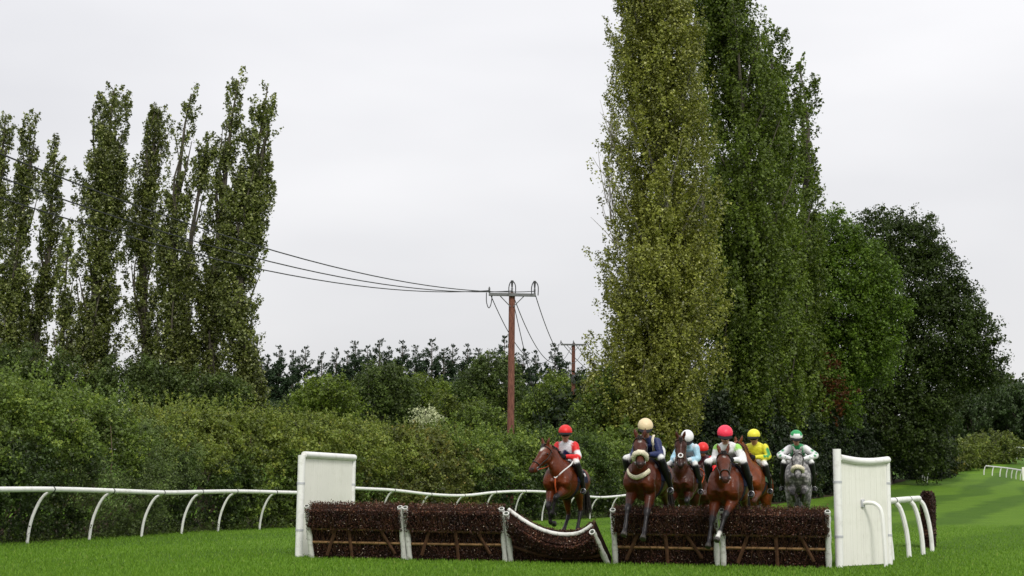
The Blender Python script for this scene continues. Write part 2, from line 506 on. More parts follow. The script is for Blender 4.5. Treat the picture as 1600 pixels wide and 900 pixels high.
# ------------------------------------------------------------------ running rails
RAIL_PATH = np.array([(-12.9, 20.0), (-11.0, 28.0), (-9.2, 37.5), (-7.6, 46.5), (-2.2, 59.0), (4.6, 73.0), (13.6, 93.0), (27.0, 123.0), (50.0, 174.0)])
def path_lookup():
    d = catmull(RAIL_PATH, 600)
    s = np.concatenate([[0], np.cumsum(np.linalg.norm(np.diff(d, axis=0), axis=1))])
    return d, s
PD, PS = path_lookup()
def rail_at(s):
    x = np.interp(s, PS, PD[:, 0]); y = np.interp(s, PS, PD[:, 1])
    x2 = np.interp(s + 0.5, PS, PD[:, 0]); y2 = np.interp(s + 0.5, PS, PD[:, 1])
    t = np.array([x2 - x, y2 - y]); t /= np.linalg.norm(t) + 1e-9
    return np.array([x, y]), t
def s_of_y(y):
    return float(np.interp(y, PD[:, 1], PS))

def curved_post(mb, base, top, r=0.038):
    """post that rises from base and bends over to top"""
    b, tp = Vector(base), Vector(top)
    h = tp.z - b.z
    d = Vector((tp.x - b.x, tp.y - b.y, 0))
    pts = [b + Vector((0, 0, -0.06)), b + d * 0.06 + Vector((0, 0, h * 0.25)), b + d * 0.18 + Vector((0, 0, h * 0.5)), b + d * 0.40 + Vector((0, 0, h * 0.75)), b + d * 0.66 + Vector((0, 0, h * 0.92)), tp]
    mb.tube(catmull(pts, 11), r, 8)

def make_rail(name, label, points, over, top=1.17, wob=None, group=None, rr=0.062, post_r=0.036, segs=10, joints=True):
    """points: rail positions (x, y, z ground) one per post; over: horizontal vector from rail to post foot"""
    root = empty(name, points[0])
    tag(root, label, 'rail', group)
    o0 = Vector(points[0])
    n = len(points)
    tops = []
    for i, p in enumerate(points):
        w = wob[i % len(wob)] if wob else 0.0
        tops.append(Vector((p[0], p[1], p[2] + top + w)))
    dense = catmull([tuple(q) for q in tops], (n - 1) * 4 + 1)
    for i in range(n - 1):
        mb = MB(); mb.tube([Vector(q) - o0 for q in dense[i * 4:i * 4 + 5]], rr, segs)
        mb.build('rail_section', M['white_rail'], root)
        if joints and i > 0:
            q = Vector(dense[i * 4]) - o0
            d = (Vector(dense[i * 4 + 1]) - Vector(dense[i * 4])).normalized() * 0.025
            jb = MB(); jb.tube([q - d, q + d], rr * 1.07, segs)
            jb.build('rail_joint', M['joint'], root)
    for i, p in enumerate(points):
        ov = over(i) if callable(over) else over
        mb = MB()
        foot = Vector((p[0] + ov[0], p[1] + ov[1], ground_z(p[1] + ov[1])))
        curved_post(mb, foot - o0, tops[i] - o0 - Vector((0, 0, 0.03)), post_r)
        mb.build('post', M['white_rail'], root)
    return root

def path_points(s0, s1, step):
    out = []
    s = s0
    while s <= s1 + 1e-6:
        p, t = rail_at(s); out.append((float(p[0]), float(p[1]), ground_z(p[1])))
        s += step
    return out
def hedge_side(i_pts, amt):
    def f(i):
        a = Vector(i_pts[max(i - 1, 0)]); b = Vector(i_pts[min(i + 1, len(i_pts) - 1)])
        d = (b - a); d.z = 0; d.normalize()
        return Vector((-d.y, d.x, 0)) * amt
    return f
# bare soil and leaf litter under the hedge and the trees
def litter():
    vs, fs = [], []
    ss = np.linspace(s_of_y(21), s_of_y(172), 90)
    for k_, s in enumerate(ss):
        p, t_ = rail_at(s); nrm = np.array([-t_[1], t_[0]])
        wob_ = 0.35 * mnoise.noise((s * 0.31, 0, 0)) + 0.2 * mnoise.noise((s * 1.1, 3, 0))
        for j, o_ in enumerate((1.15 + wob_, 4.0, 8.0, 14.0)):
            q = p + nrm * o_
            vs.append((q[0], q[1], ground_z(q[1]) + 0.012 + (0.05 if 0 < j < 3 else 0.0)))
    for k_ in range(len(ss) - 1):
        for j in range(3):
            a = k_ * 4 + j; fs.append((a, a + 4, a + 5, a + 1))
    me = bpy.data.meshes.new('hedge_bank'); me.from_pydata(vs, [], fs)
    tag(link('hedge_bank', me, M['soil']), kind='structure')
litter()
pts1 = path_points(s_of_y(23.4), s_of_y(50.8), 2.95)
make_rail('running_rail', 'white running rail below the left hedge, left of the hurdles', pts1, hedge_side(pts1, 0.55), top=1.18, wob=[0.03, 0.02, 0.0, 0.02, 0.0, -0.03, 0.0])
pts2 = path_points(s_of_y(51.6), s_of_y(90.0), 2.95)
make_rail('running_rail', 'wavy white running rail behind the hurdle flights and the horses', pts2, hedge_side(pts2, 0.55), top=1.2, wob=[0.17, 0.12, -0.02, -0.05, 0.10, 0.16, 0.12, -0.02, -0.12, -0.06, 0.05, 0.02])
# rail running back from the right wing
def ground_pt(u, v):
    du, dv = u - 800, v - 450
    a, b = (du * math.cos(ROLL) + dv * math.sin(ROLL)) / FOCAL, -(dv * math.cos(ROLL) - du * math.sin(ROLL)) / FOCAL
    cp, sp = math.cos(PITCH), math.sin(PITCH)
    d = Vector((a, cp - b * sp, sp + b * cp))
    t = -CAM_Z / d.z
    return Vector((d.x * t, d.y * t, 0))
foot = [ground_pt(1394, 876), ground_pt(1421, 871), ground_pt(1443, 867), ground_pt(1457, 862)]
rp = [tuple(f + Vector((-0.30, -0.1, 0))) for f in foot]
first = Vector(rp[0]) + (Vector(rp[0]) - Vector(rp[1])) * 0.9
make_rail('running_rail', 'short white running rail leading away from the right hurdle wing', [tuple(first)] + rp, Vector((0.30, 0.1, 0)), top=1.16, wob=[-0.04, -0.06, -0.03, 0.0, 0.02], rr=0.066, post_r=0.05)
# far rails
def far_pts(lst):
    return [tuple(Vector((at(u, 760, y).x, y, ground_z(y)))) for u, y in lst]
make_rail('running_rail', 'small distant white rail below the dark oak tree', far_pts([(1434, 176), (1446, 171), (1449.5, 168), (1453.5, 165)]), Vector((-0.35, 0, 0)), top=1.25, rr=0.11, post_r=0.07, segs=6, joints=False)
make_rail('running_rail', 'far white rail curving across the turf at the right edge', far_pts([(1542, 186), (1555, 184), (1567, 182), (1577, 180), (1585, 178), (1592, 176), (1599, 174), (1607, 172)]), Vector((-0.3, 0.1, 0)), top=1.15, rr=0.10, post_r=0.07, segs=6, joints=False)
make_rail('running_rail', 'faint far white rail beyond the olive hedge at the right edge', far_pts([(1582, 232), (1594, 228), (1606, 224), (1618, 221)]), Vector((-0.3, 0.1, 0)), top=1.9, rr=0.11, post_r=0.06, segs=6, joints=False)
w = empty('white_marker_board', (at(1600, 740, 172).x, 172, ground_z(172)))
tag(w, 'white board standing on the far turf at the right edge', 'board')
mb = MB(); mb.box((0.25, 0, 0.85), (0.95, 0.08, 1.6), bevel=0.02); mb.build('board', M['white_board'], w)
for sx in (-0.1, 0.6):
    mb = MB(); mb.tube([(sx, 0.08, -0.1), (sx, 0.08, 1.5)], 0.04, 6); mb.build('post', M['white_rail'], w)

# ------------------------------------------------------------------ hurdles
H_DIR = Vector((0.926, -0.377, 0)).normalized()
H_BACK = Vector((0.377, 0.926, 0)).normalized()
H_ROT = math.atan2(H_DIR.y, H_DIR.x)
H_LEFT = ground_pt(487, 871)
H_RIGHT = ground_pt(1300, 887)
H_LEN = (H_RIGHT - H_LEFT).length
H_DIR = (H_RIGHT - H_LEFT).normalized(); H_BACK = Vector((-H_DIR.y, H_DIR.x, 0)); H_ROT = math.atan2(H_DIR.y, H_DIR.x)
PANEL = H_LEN / 5.0
LEAN = math.radians(19)

def brush_leaves(n, wdt, sag=None, zt=1.0):
    """leaf points of a birch brush panel in panel coordinates"""
    x = RNG.random(n) * wdt
    part = RNG.random(n)
    z = np.where(part < 0.62, RNG.random(n) * zt, zt - RNG.random(n) ** 2 * 0.34)
    ydep = np.where(z > 0.6 * zt, 0.19, 0.10)
    y = -ydep - np.abs(RNG.normal(size=n)) * 0.022
    topm = part > 0.86
    y = np.where(topm, -0.17 + RNG.random(n) * 0.33, y)
    z = np.where(topm, zt + np.abs(RNG.normal(size=n)) * 0.026, z)
    back = (part > 0.80) & ~topm
    y = np.where(back, 0.14 + np.abs(RNG.normal(size=n)) * 0.02, y)
    return x, y, z

def hurdle(i, label, lean, knocked=False):
    base = H_LEFT + H_DIR * PANEL * i
    root = empty('hurdle', base, (0, 0, H_ROT))
    tag(root, label, 'hurdle', 'birch hurdle panels in one flight')
    Rl = Matrix.Rotation(lean, 3, 'X')
    W = PANEL
    def T(p, w=None):
        """panel coordinates -> thing coordinates (lean, and for the knocked panel the sag and twist)"""
        x, y, z = p
        f = min(max(x / W, 0), 1)
        if knocked:
            sagz = 1.0 - 0.26 * math.sin(math.pi * min(1, f * 1.05)) - 0.10 * f
            ang = lean + math.radians(26) * math.sin(math.pi * f * 0.72)
            q = Matrix.Rotation(ang, 3, 'X') @ Vector((0, y, z * sagz))
            return Vector((x + (0.0 if f < 0.7 else -0.22 * (f - 0.7) / 0.3 * z), q.y, q.z))
        q = Rl @ Vector((0, y, z))
        return Vector((x, q.y, q.z))
    zt = 1.0
    # dark twig core
    mb = MB()
    nx = 12
    rings = []
    for k in range(nx + 1):
        x = 0.05 + (W - 0.10) * k / nx
        rings.append([T((x, y, z)) for y, z in ((0.13, 0.0), (0.15, 0.62), (0.16, 0.97), (-0.15, 0.97), (-0.19, 0.66), (-0.10, 0.58), (-0.10, 0.0))])
    m_ = len(rings[0])
    vs = [p for r_ in rings for p in r_]
    fs = [(k * m_ + j, k * m_ + (j + 1) % m_, (k + 1) * m_ + (j + 1) % m_, (k + 1) * m_ + j) for k in range(nx) for j in range(m_)]
    fs += [tuple(range(m_))[::-1], tuple(nx * m_ + j for j in range(m_))]
    mb.add(vs, fs); mb.build('brush_core', M['brush_core'], root, smooth=False)
    # dry leaves
    n = 12000
    x, y, z = brush_leaves(n, W - 0.06)
    P = np.array([T((a + 0.03, b_, c)) for a, b_, c in zip(x, y, z)])
    clump = np.array([mnoise.noise((a * 3.0, c * 4.0, i * 7.3)) for a, c in zip(x, z)])
    tint = 0.40 + 0.22 * clump + 0.20 * RNG.normal(size=n) + np.where(z > 0.97, 0.20, 0)
    tint = np.where(RNG.random(n) < 0.03, 1.0, np.clip(tint, 0, 0.92))
    me = leaf_mesh('brush_leaves', P, 0.018 + 0.024 * RNG.random(n), tint, aspect=0.5)
    link('brush_leaves', me, M['brush'], root)["kind"] = 'stuff'
    # bare birch twigs
    mb = MB()
    for k in range(170):
        xx = random.uniform(0.06, W - 0.06); z0 = random.uniform(0.1, 0.75); yy = -0.115 if z0 < 0.5 else -0.20
        dx = random.uniform(-0.10, 0.10); L = random.uniform(0.15, 0.34)
        mb.tube([T((xx, yy, z0)), T((xx + dx * .5, yy - 0.02, z0 + L * .5)), T((xx + dx, yy - random.uniform(0.0, 0.05), min(z0 + L, 1.05)))], 0.0042, 3, caps=False)
    for k in range(320):
        xx = random.uniform(0.06, W - 0.06); yy = random.uniform(-0.16, 0.12)
        mb.tube([T((xx, yy, 0.93)), T((xx + random.uniform(-.03, .03), yy + random.uniform(-.03, .03), 1.0 + random.uniform(0.01, 0.07)))], 0.0036, 3, caps=False)
    mb.build('twigs', M['lath_dark'], root)["kind"] = 'stuff'
    # laths
    def lath(p0, p1, wd, th, mat):
        k = 7
        path = [T(tuple(np.array(p0) * (1 - q / (k - 1)) + np.array(p1) * q / (k - 1))) for q in range(k)]
        b = MB(); d = (path[-1] - path[0]).normalized()
        nrm = (Rl @ Vector((0, -1, 0)))
        b.tube(path, [(th, wd)] * k, 4, side=nrm); b.build('lath', mat, root, smooth=False)
    if not knocked:
        for zz in (0.36, 0.60):
            lath((0.10, -0.135, zz + random.uniform(-.012, .012)), (W - 0.10, -0.135, zz + random.uniform(-.012, .012)), 0.026, 0.014, M['lath'])
        xc = W * random.uniform(0.44, 0.56); j1, j2 = random.uniform(-0.04, 0.05), random.uniform(-0.05, 0.04); zl = random.uniform(0.05, 0.16)
        lath((xc, -0.160, 0.05), (xc - 0.02, -0.160, 0.64), 0.03, 0.012, M['lath_dark'])
        lath((W * (0.17 + j1), -0.160, zl), (W * (0.27 + j2), -0.160, 0.63), 0.03, 0.012, M['lath_dark'])
        lath((W * (0.85 + j2), -0.160, zl + 0.05), (W * (0.73 + j1), -0.160, 0.63), 0.03, 0.012, M['lath_dark'])
    else:
        lath((0.12, -0.135, 0.40), (W - 0.12, -0.135, 0.40), 0.026, 0.014, M['lath_dark'])
        path = [T((xx, 0.03, 1.01)) + Vector((0, 0, 0.015)) for xx in np.linspace(0.05, W - 0.1, 14)]
        b = MB(); b.tube(path, 0.037, 10); b.build('top_pad', M['white_pad'], root)
    # padded end posts
    for sx in (0, 1):
        xx = 0.052 if sx == 0 else W - 0.052
        cols = [T((xx, -0.135, zz)) for zz in (-0.03, 0.3, 0.6, 0.85, 0.98)]
        cols.append(T((xx, -0.150, 1.045)))
        cc = catmull([tuple(q) for q in cols], 14)
        rr = [(0.050 + 0.006 * math.sin(k * 1.9 + i), 0.050) for k in range(14)]
        b = MB(); b.tube(cc, rr, 12, side=Vector((1, 0, 0)))
        po = b.build('end_post', M['white_pad'], root)
        tp = Vector(cc[-1]); dd = (Vector(cc[-1]) - Vector(cc[-2])).normalized()
        e = MB(); e.tube([tp - dd * 0.01, tp + dd * 0.004], [(0.036, 0.034), (0.034, 0.033)], 12, side=Vector((1, 0, 0)))
        e.build('hollow_end', M['joint'], po)
    return root
hurdle(0, 'upright birch hurdle next to the left white wing', LEAN)
hurdle(1, 'upright birch hurdle left of the knocked-down one', LEAN * 1.05)
hurdle(2, 'knocked-down sagging birch hurdle with a white top pad showing', math.radians(24), knocked=True)
hurdle(3, 'birch hurdle under the horse with navy-clad jockey, right of the sagging one', LEAN * 1.03)
hurdle(4, 'rightmost upright birch hurdle below the grey horse', LEAN * 0.95)

c0 = H_LEFT + H_DIR * PANEL * 2.6 + H_BACK * 0.3
Pb = np.array(c0)[None] + RNG.normal(size=(170, 3)) * np.array([0.75, 0.45, 0.16]) + np.array([0.1, 0, 0.62])
bits = link('loose_brush', leaf_mesh('loose_brush', Pb, 0.018 + 0.022 * RNG.random(170), 0.35 + 0.2 * RNG.normal(size=170), aspect=0.4), M['brush'])
tag(bits, 'bits of brush thrown up above the knocked-down hurdle', 'debris', kind='stuff')

# ------------------------------------------------------------------ wings
def wing(label, origin, direction, length, top0, top1, post_h, sag, prop, n_board=22, lean=0.0):
    d = Vector((direction[0], direction[1], 0)).normalized()
    root = empty('hurdle_wing', origin, (0, 0, math.atan2(d.y, d.x)))
    tag(root, label, 'hurdle wing')
    def top(f): return top0 + (top1 - top0) * f - sag * math.sin(math.pi * f)
    bw = (length - 0.16) / n_board
    for k in range(n_board):
        x0 = 0.10 + bw * k; x1 = x0 + bw - 0.0025
        z0, z1 = top(x0 / length) - 0.03, top(x1 / length) - 0.03
        yo = random.uniform(-0.0015, 0.0015)
        t_ = 0.014
        vs = []
        for y_ in (-t_ + yo, t_ + yo):
            vs += [(x0, y_, 0.02 if prop else -0.02), (x1, y_, 0.02 if prop else -0.02), (x1, y_, z1), (x0, y_, z0)]
        b = MB(); b.add([Vector(p) for p in vs], [(0, 1, 2, 3), (7, 6, 5, 4), (0, 4, 5, 1), (1, 5, 6, 2), (2, 6, 7, 3), (3, 7, 4, 0)])
        b.build('board', M['white_board'], root, smooth=False)
    b = MB(); b.box((length * 0.5, 0.03, top0 * 0.5 - 0.1), (length - 0.2, 0.02, 0.07)); b.build('back_batten', M['white_board'], root)
    b = MB(); b.tube([(0.0, -0.01, -0.05), (0.0, -0.01, post_h * 0.5), (0.0, -0.01, post_h)], 0.070, 14); b.build('front_post', M['white_rail'], root)
    b = MB(); b.tube([(length, 0.0, -0.05), (length, 0.0, top1 + 0.02)], 0.055, 12); b.build('rear_post', M['white_rail'], root)
    b = MB(); b.tube([(length * f, -0.022, top(f)) for f in np.linspace(0.03, 1.0, 12)], 0.062, 12); b.build('top_rail', M['white_rail'], root)
    for zz in (post_h * 0.26, post_h * 0.72):
        for xx, r in ((0, 0.075), (length, 0.060)):
            b = MB(); b.tube([(xx, -0.01 if xx == 0 else 0, zz - 0.02), (xx, -0.01 if xx == 0 else 0, zz + 0.02)], r, 12); b.build('clamp', M['clip'], root)
    if prop:
        px, pz = length * prop[0], prop[1]
        b = MB(); pts = [(px, -0.03, pz), (px + 0.02, -0.12, pz + 0.015), (px + 0.06, -0.24, pz - 0.01), (px + 0.09, -0.33, pz - 0.14), (px + 0.10, -0.36, pz * 0.5), (px + 0.11, -0.38, -0.05)]
        b.tube(catmull(pts, 20), 0.036, 8); b.build('prop', M['white_rail'], root)
        b = MB(); b.box((px, -0.03, pz), (0.10, 0.04, 0.14), bevel=0.01); b.build('prop_bracket', M['clip'], root)
    return root
wl0 = ground_pt(466, 870)
wing('white wing board at the left end of the hurdle flight', wl0, (0.36, 0.933), 2.10, 1.88, 1.88, 1.87, 0.0, None)
wr0 = ground_pt(1311, 887)
wr1 = ground_pt(1386, 880)
dv = (at(1388, 721, wr1.y) - wr0); dv.z = 0
wing('white wing board with a bent prop at the right end of the flight', wr0, (1.15, 1.25), 1.78, 1.86, 1.86, 2.0, 0.05, (0.46, 1.08))
# folded brush panel seen end-on
def brush_end(loc):
    root = empty('brush_hurdle', loc, (0, 0, math.radians(70)))
    tag(root, 'dark brown brush panel seen end-on behind the short right rail', 'hurdle')
    b = MB()
    vs, fs = [], []
    prof = [(0.0, 0.11), (0.3, 0.12), (0.8, 0.13), (1.15, 0.14), (1.3, 0.11), (1.36, 0.05)]
    for x in (-0.75, 0.75):
        for z, hw in prof: vs += [Vector((x, -hw, z)), Vector((x, hw, z))]
    k = len(prof)
    for j in range(k - 1):
        for o_ in (0, 2 * k):
            fs.append((o_ + 2 * j, o_ + 2 * j + 1, o_ + 2 * j + 3, o_ + 2 * j + 2))
        for sd in (0, 1):
            fs.append((2 * j + sd, 2 * j + 2 + sd, 2 * k + 2 * j + 2 + sd, 2 * k + 2 * j + sd))
    fs.append((2 * k - 2, 2 * k - 1, 4 * k - 1, 4 * k - 2))
    b.add(vs, fs); b.build('brush_core', M['brush_core'], root, smooth=False)
    n = 3200
    z = RNG.random(n) * 1.36; hw = np.interp(z, [p[0] for p in prof], [p[1] for p in prof])
    x = np.where(RNG.random(n) < 0.6, RNG.choice([-0.76, 0.76], n), RNG.random(n) * 1.5 - 0.75)
    y = np.where(np.abs(x) > 0.755, (RNG.random(n) * 2 - 1) * hw, np.sign(RNG.random(n) - 0.5) * hw * 1.02)
    P = np.stack([x + RNG.normal(size=n) * 0.012, y + RNG.normal(size=n) * 0.008, z + np.abs(RNG.normal(size=n)) * 0.01], 1)
    link('brush_leaves', leaf_mesh('brush_leaves', P, 0.05, 0.35 + 0.18 * RNG.normal(size=n)), M['brush'], root)
    for z in (0.35, 0.42):
        b = MB(); b.box((0, 0, z), (1.54, 0.29, 0.035)); b.build('band', M['lath_dark'], root)
g = ground_pt(1449, 857)
brush_end(Vector((g.x + 0.25, g.y + 0.7, 0)))
# ------------------------------------------------------------------ trees
def limb(mb, p0, p1, r0, r1, bend=0.15, k=5, segs=6):
    p0, p1 = Vector(p0), Vector(p1)
    L = (p1 - p0).length
    mid = (p0 + p1) / 2 + Vector((random.uniform(-1, 1), random.uniform(-1, 1), random.uniform(-.3, .6))) * L * bend
    pts = catmull([tuple(p0), tuple(mid), tuple(p1)], k)
    mb.tube(pts, list(np.linspace(r0, r1, k)), segs, caps=False)

def poplar(label, spine, y, mat, n_br, k, size, group, bark='bark', up=1.0, seed=0, gap=0.25, lobes=0.28, bl=1.7, bare=None, limbs=16, plumes=30, sl=1.0, widen=1.13):
    C = np.array([tuple(at(u, v, y)) for u, v, w in spine])
    R = np.array([w for u, v, w in spine]) * mpp(y) * widen
    gz = ground_z(y)
    base = Vector((C[-1, 0], y, gz))
    # carry the column down to just above the ground
    if C[-1, 2] > gz + 1.2:
        C = np.vstack([C, [C[-1, 0], y, gz + 1.0]]); R = np.append(R, R[-1] * 0.75)
    C = C - np.array(base)
    order = np.argsort(C[:, 2]); C, R = C[order], R[order]
    zs = C[:, 2]
    root = empty('poplar_tree', base)
    tag(root, label, 'tree', group)
    # trunk
    mb = MB()
    tz = np.linspace(-0.3, zs[-1] - 0.5, 14)
    tp = [(np.interp(z, zs, C[:, 0]), np.interp(z, zs, C[:, 1]), z) for z in tz]
    H = zs[-1]
    mb.tube(tp, [max(0.035, 0.017 * H * (1 - z / H) ** 0.8) for z in tz], 8, caps=False)
    for j in range(limbs):
        z0 = H * (0.08 + 0.72 * random.random()); a = random.random() * 6.28
        z1 = min(z0 + random.uniform(0.12, 0.22) * H, H * 0.98)
        r1 = np.interp(z1, zs, R) * 0.72
        p0 = (np.interp(z0, zs, C[:, 0]), np.interp(z0, zs, C[:, 1]), z0)
        p1 = (np.interp(z1, zs, C[:, 0]) + math.cos(a) * r1, np.interp(z1, zs, C[:, 1]) + math.sin(a) * r1, z1)
        limb(mb, p0, p1, 0.004 * H, 0.02, 0.08)
    mb.build('trunk', M[bark], root)
    # crown: upright plumes of sprays round the spine, each with its own tip
    npl = plumes
    grid = np.linspace(zs[0], zs[-1], 400)
    rg = np.interp(grid, zs, R)
    prob = rg ** 1.2 + 0.08; prob[grid > zs[-1] * 0.93] *= 0.3; prob[grid < zs[-1] * 0.35] *= 1.35
    pz = RNG.choice(grid, npl, p=prob / prob.sum())
    pz[0] = zs[-1] - bl * 1.2
    pphi = np.arange(npl) * 2.399 + RNG.random(npl) * 0.8
    pr0 = np.interp(pz, zs, R)
    prad = np.clip(pr0 * (0.42 + 0.22 * RNG.random(npl)), 0.45, 2.4)          # plume radius
    plen = np.minimum(bl * (1.8 + 1.6 * RNG.random(npl)) + prad, np.maximum(1.6, (zs[-1] - pz) + bl * 0.9))
    poff = np.maximum(0, pr0 * (0.80 + 0.38 * RNG.random(npl)) - prad) * (RNG.random(npl) ** 0.35)
    poff[0] = 0
    ptint = RNG.normal(size=npl) * 0.10
    w = prad * plen; w = w / w.sum()
    j = RNG.choice(npl, n_br, p=w)
    t = RNG.random(n_br)
    sh = np.sin(np.pi * np.clip(t, 0, 1) ** 0.75) ** 0.75 * (1 - 0.25 * t) + 0.06
    ph = RNG.random(n_br) * 2 * np.pi
    rho = RNG.random(n_br) ** 0.42
    zz = pz[j] + (t - 0.35) * plen[j]
    zz = np.clip(zz, 0.3, zs[-1] + 0.6)
    rr = prad[j] * sh * rho
    ocx = np.interp(zz, zs, C[:, 0]) + np.cos(pphi[j]) * poff[j]
    ocy = np.interp(zz, zs, C[:, 1]) + np.sin(pphi[j]) * poff[j]
    out = unit(np.stack([np.cos(ph) + 0.5 * np.cos(pphi[j]), np.sin(ph) + 0.5 * np.sin(pphi[j]), np.zeros(n_br)], 1))
    L = np.minimum(sl * (0.6 + 0.7 * RNG.random(n_br)), 0.5 + prad[j])
    S = np.stack([ocx + np.cos(ph) * rr, ocy + np.sin(ph) * rr, zz - L * 0.5], 1)
    D = unit(out * (0.25 + 0.3 * RNG.random((n_br, 1))) + np.array([0, 0, up]) + RNG.normal(size=S.shape) * 0.16)
    P, N, si = sprays(S, D, L, 0.15 * L + 0.04, k)
    P[:, 2] = np.maximum(P[:, 2], 0.1)
    N = unit(N + np.repeat(out, k, 0) * 0.7)
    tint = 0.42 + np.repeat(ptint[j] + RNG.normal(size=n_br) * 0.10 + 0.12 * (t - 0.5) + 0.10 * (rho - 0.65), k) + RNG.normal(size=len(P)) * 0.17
    glint = RNG.random(len(P)) < 0.05  # light glints painted as scattered pale leaves
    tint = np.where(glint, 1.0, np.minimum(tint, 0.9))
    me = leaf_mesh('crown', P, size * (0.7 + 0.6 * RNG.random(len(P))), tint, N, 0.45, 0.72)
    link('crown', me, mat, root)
    if bare:
        b = MB()
        for (u, v, ln) in bare:
            q = at(u, v, y) - base
            for j in range(9):
                e = q + Vector((random.uniform(-0.5, 0.3), random.uniform(-0.6, 0.3), 0.6 + random.random() * 0.7)).normalized() * ln * random.uniform(0.5, 1.1) + Vector((random.uniform(-.5, .5), 0, random.uniform(-.8, .8)))
                limb(b, q + Vector((random.uniform(0.1, 0.6), -0.3, random.uniform(-1.2, 0.6))), e, 0.035, 0.010, 0.08, 5, 4)
        b.build('bare_twigs', M['twig_pale'], root)["kind"] = 'stuff'
    return root

G1 = 'row of slender poplars on the left'
LP = [
    ('thin poplar cut off by the left edge of the picture', [(10, 168, 5), (6, 215, 12), (0, 275, 15), (-14, 350, 18), (-24, 440, 20), (-30, 580, 22)], 90, 1.0),
    ('slim poplar second from the left edge with a narrow tip', [(50, 180, 4), (46, 225, 14), (46, 285, 19), (34, 335, 24), (24, 410, 24), (16, 490, 26), (12, 585, 26)], 88, 1.2),
    ('slim poplar third from the left edge, leaning right at its tip', [(88, 222, 4), (83, 265, 15), (80, 330, 21), (76, 400, 22), (62, 480, 25), (50, 585, 30)], 93, 1.15),
    ('short narrow poplar tucked at the left foot of the broad one', [(107, 374, 3), (103, 430, 13), (99, 495, 17), (96, 585, 26)], 86, 0.6),
    ('broadest and densest poplar of the left row with a blunt top', [(180, 130, 16), (172, 165, 34), (173, 225, 38), (166, 290, 41), (160, 355, 45), (152, 425, 41), (146, 490, 38), (150, 590, 40)], 92, 2.1),
    ('poplar right of the broadest one, tip below its neighbour', [(250, 162, 4), (245, 200, 18), (233, 260, 23), (226, 320, 25), (222, 400, 28), (224, 480, 29), (232, 600, 30)], 96, 1.3),
    ('poplar with a forked narrow top in the middle of the left row', [(302, 135, 4), (292, 170, 17), (284, 235, 18), (274, 315, 23), (268, 380, 28), (270, 460, 30), (272, 610, 34)], 90, 1.35),
    ('thin leaning poplar between the two tall right-hand ones, lower tip', [(331, 220, 3), (320, 262, 16), (307, 320, 15), (297, 380, 14), (292, 450, 18), (288, 600, 24)], 94, 0.75),
    ('tallest poplar of the left row, second from its right end', [(376, 115, 4), (367, 148, 17), (360, 205, 17), (352, 275, 20), (346, 340, 25), (337, 410, 27), (331, 490, 27), (326, 620, 33)], 91, 1.35),
    ('rightmost poplar of the left row, wide at mid height', [(420, 124, 4), (413, 170, 17), (403, 235, 27), (394, 300, 36), (386, 350, 41), (378, 415, 38), (371, 480, 34), (382, 550, 34), (385, 630, 33)], 88, 2.0),
]
for i, (lab, sp, y, dens) in enumerate(LP):
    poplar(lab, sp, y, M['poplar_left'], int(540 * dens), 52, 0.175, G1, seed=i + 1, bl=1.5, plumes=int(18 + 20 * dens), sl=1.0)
# darker scrub at their feet
G2 = 'tall poplars on the right'
poplar('huge pale green poplar with bare grey twigs on its left flank', [(1010, -110, 30), (1020, -20, 52), (1026, 60, 66), (1028, 150, 74), (1030, 250, 86), (1034, 330, 90), (1032, 430, 82), (1026, 520, 84), (1016, 610, 88), (1004, 690, 72)],
       94, M['poplar_a'], 5200, 50, 0.175, G2, 'bark_pale', bl=2.4, plumes=120, sl=1.4, widen=1.34, bare=[(952, 215, 2.2), (945, 300, 2.8), (950, 335, 2.6), (958, 375, 2.4), (975, 260, 2.0), (1090, 330, 2.0), (1075, 560, 2.2)], limbs=34)
poplar('deep green poplar behind the huge pale one, top out of frame', [(1112, -120, 34), (1124, -20, 60), (1138, 60, 68), (1156, 150, 72), (1164, 240, 80), (1168, 330, 90), (1164, 430, 92), (1152, 530, 80), (1148, 620, 50)],
       112, M['poplar_b'], 4000, 48, 0.23, G2, bl=2.8, plumes=110, sl=1.6, limbs=24, widen=1.32)
poplar('third tall poplar, dark, with its tip left of open sky', [(1247, 92, 6), (1254, 130, 22), (1262, 180, 26), (1264, 235, 25), (1258, 290, 28), (1250, 400, 36), (1246, 520, 38), (1246, 680, 36)],
       130, M['poplar_b'], 1100, 44, 0.26, G2, bl=2.4, plumes=44, sl=1.6, widen=1.3)
poplar('slim dark poplar squeezed between the second and third tall ones', [(1196, 40, 6), (1204, 90, 20), (1214, 160, 26), (1220, 260, 30), (1222, 380, 34), (1222, 520, 36), (1220, 690, 34)],
       121, M['poplar_b'], 1100, 44, 0.25, G2, bl=2.4, plumes=44, sl=1.6, widen=1.3)

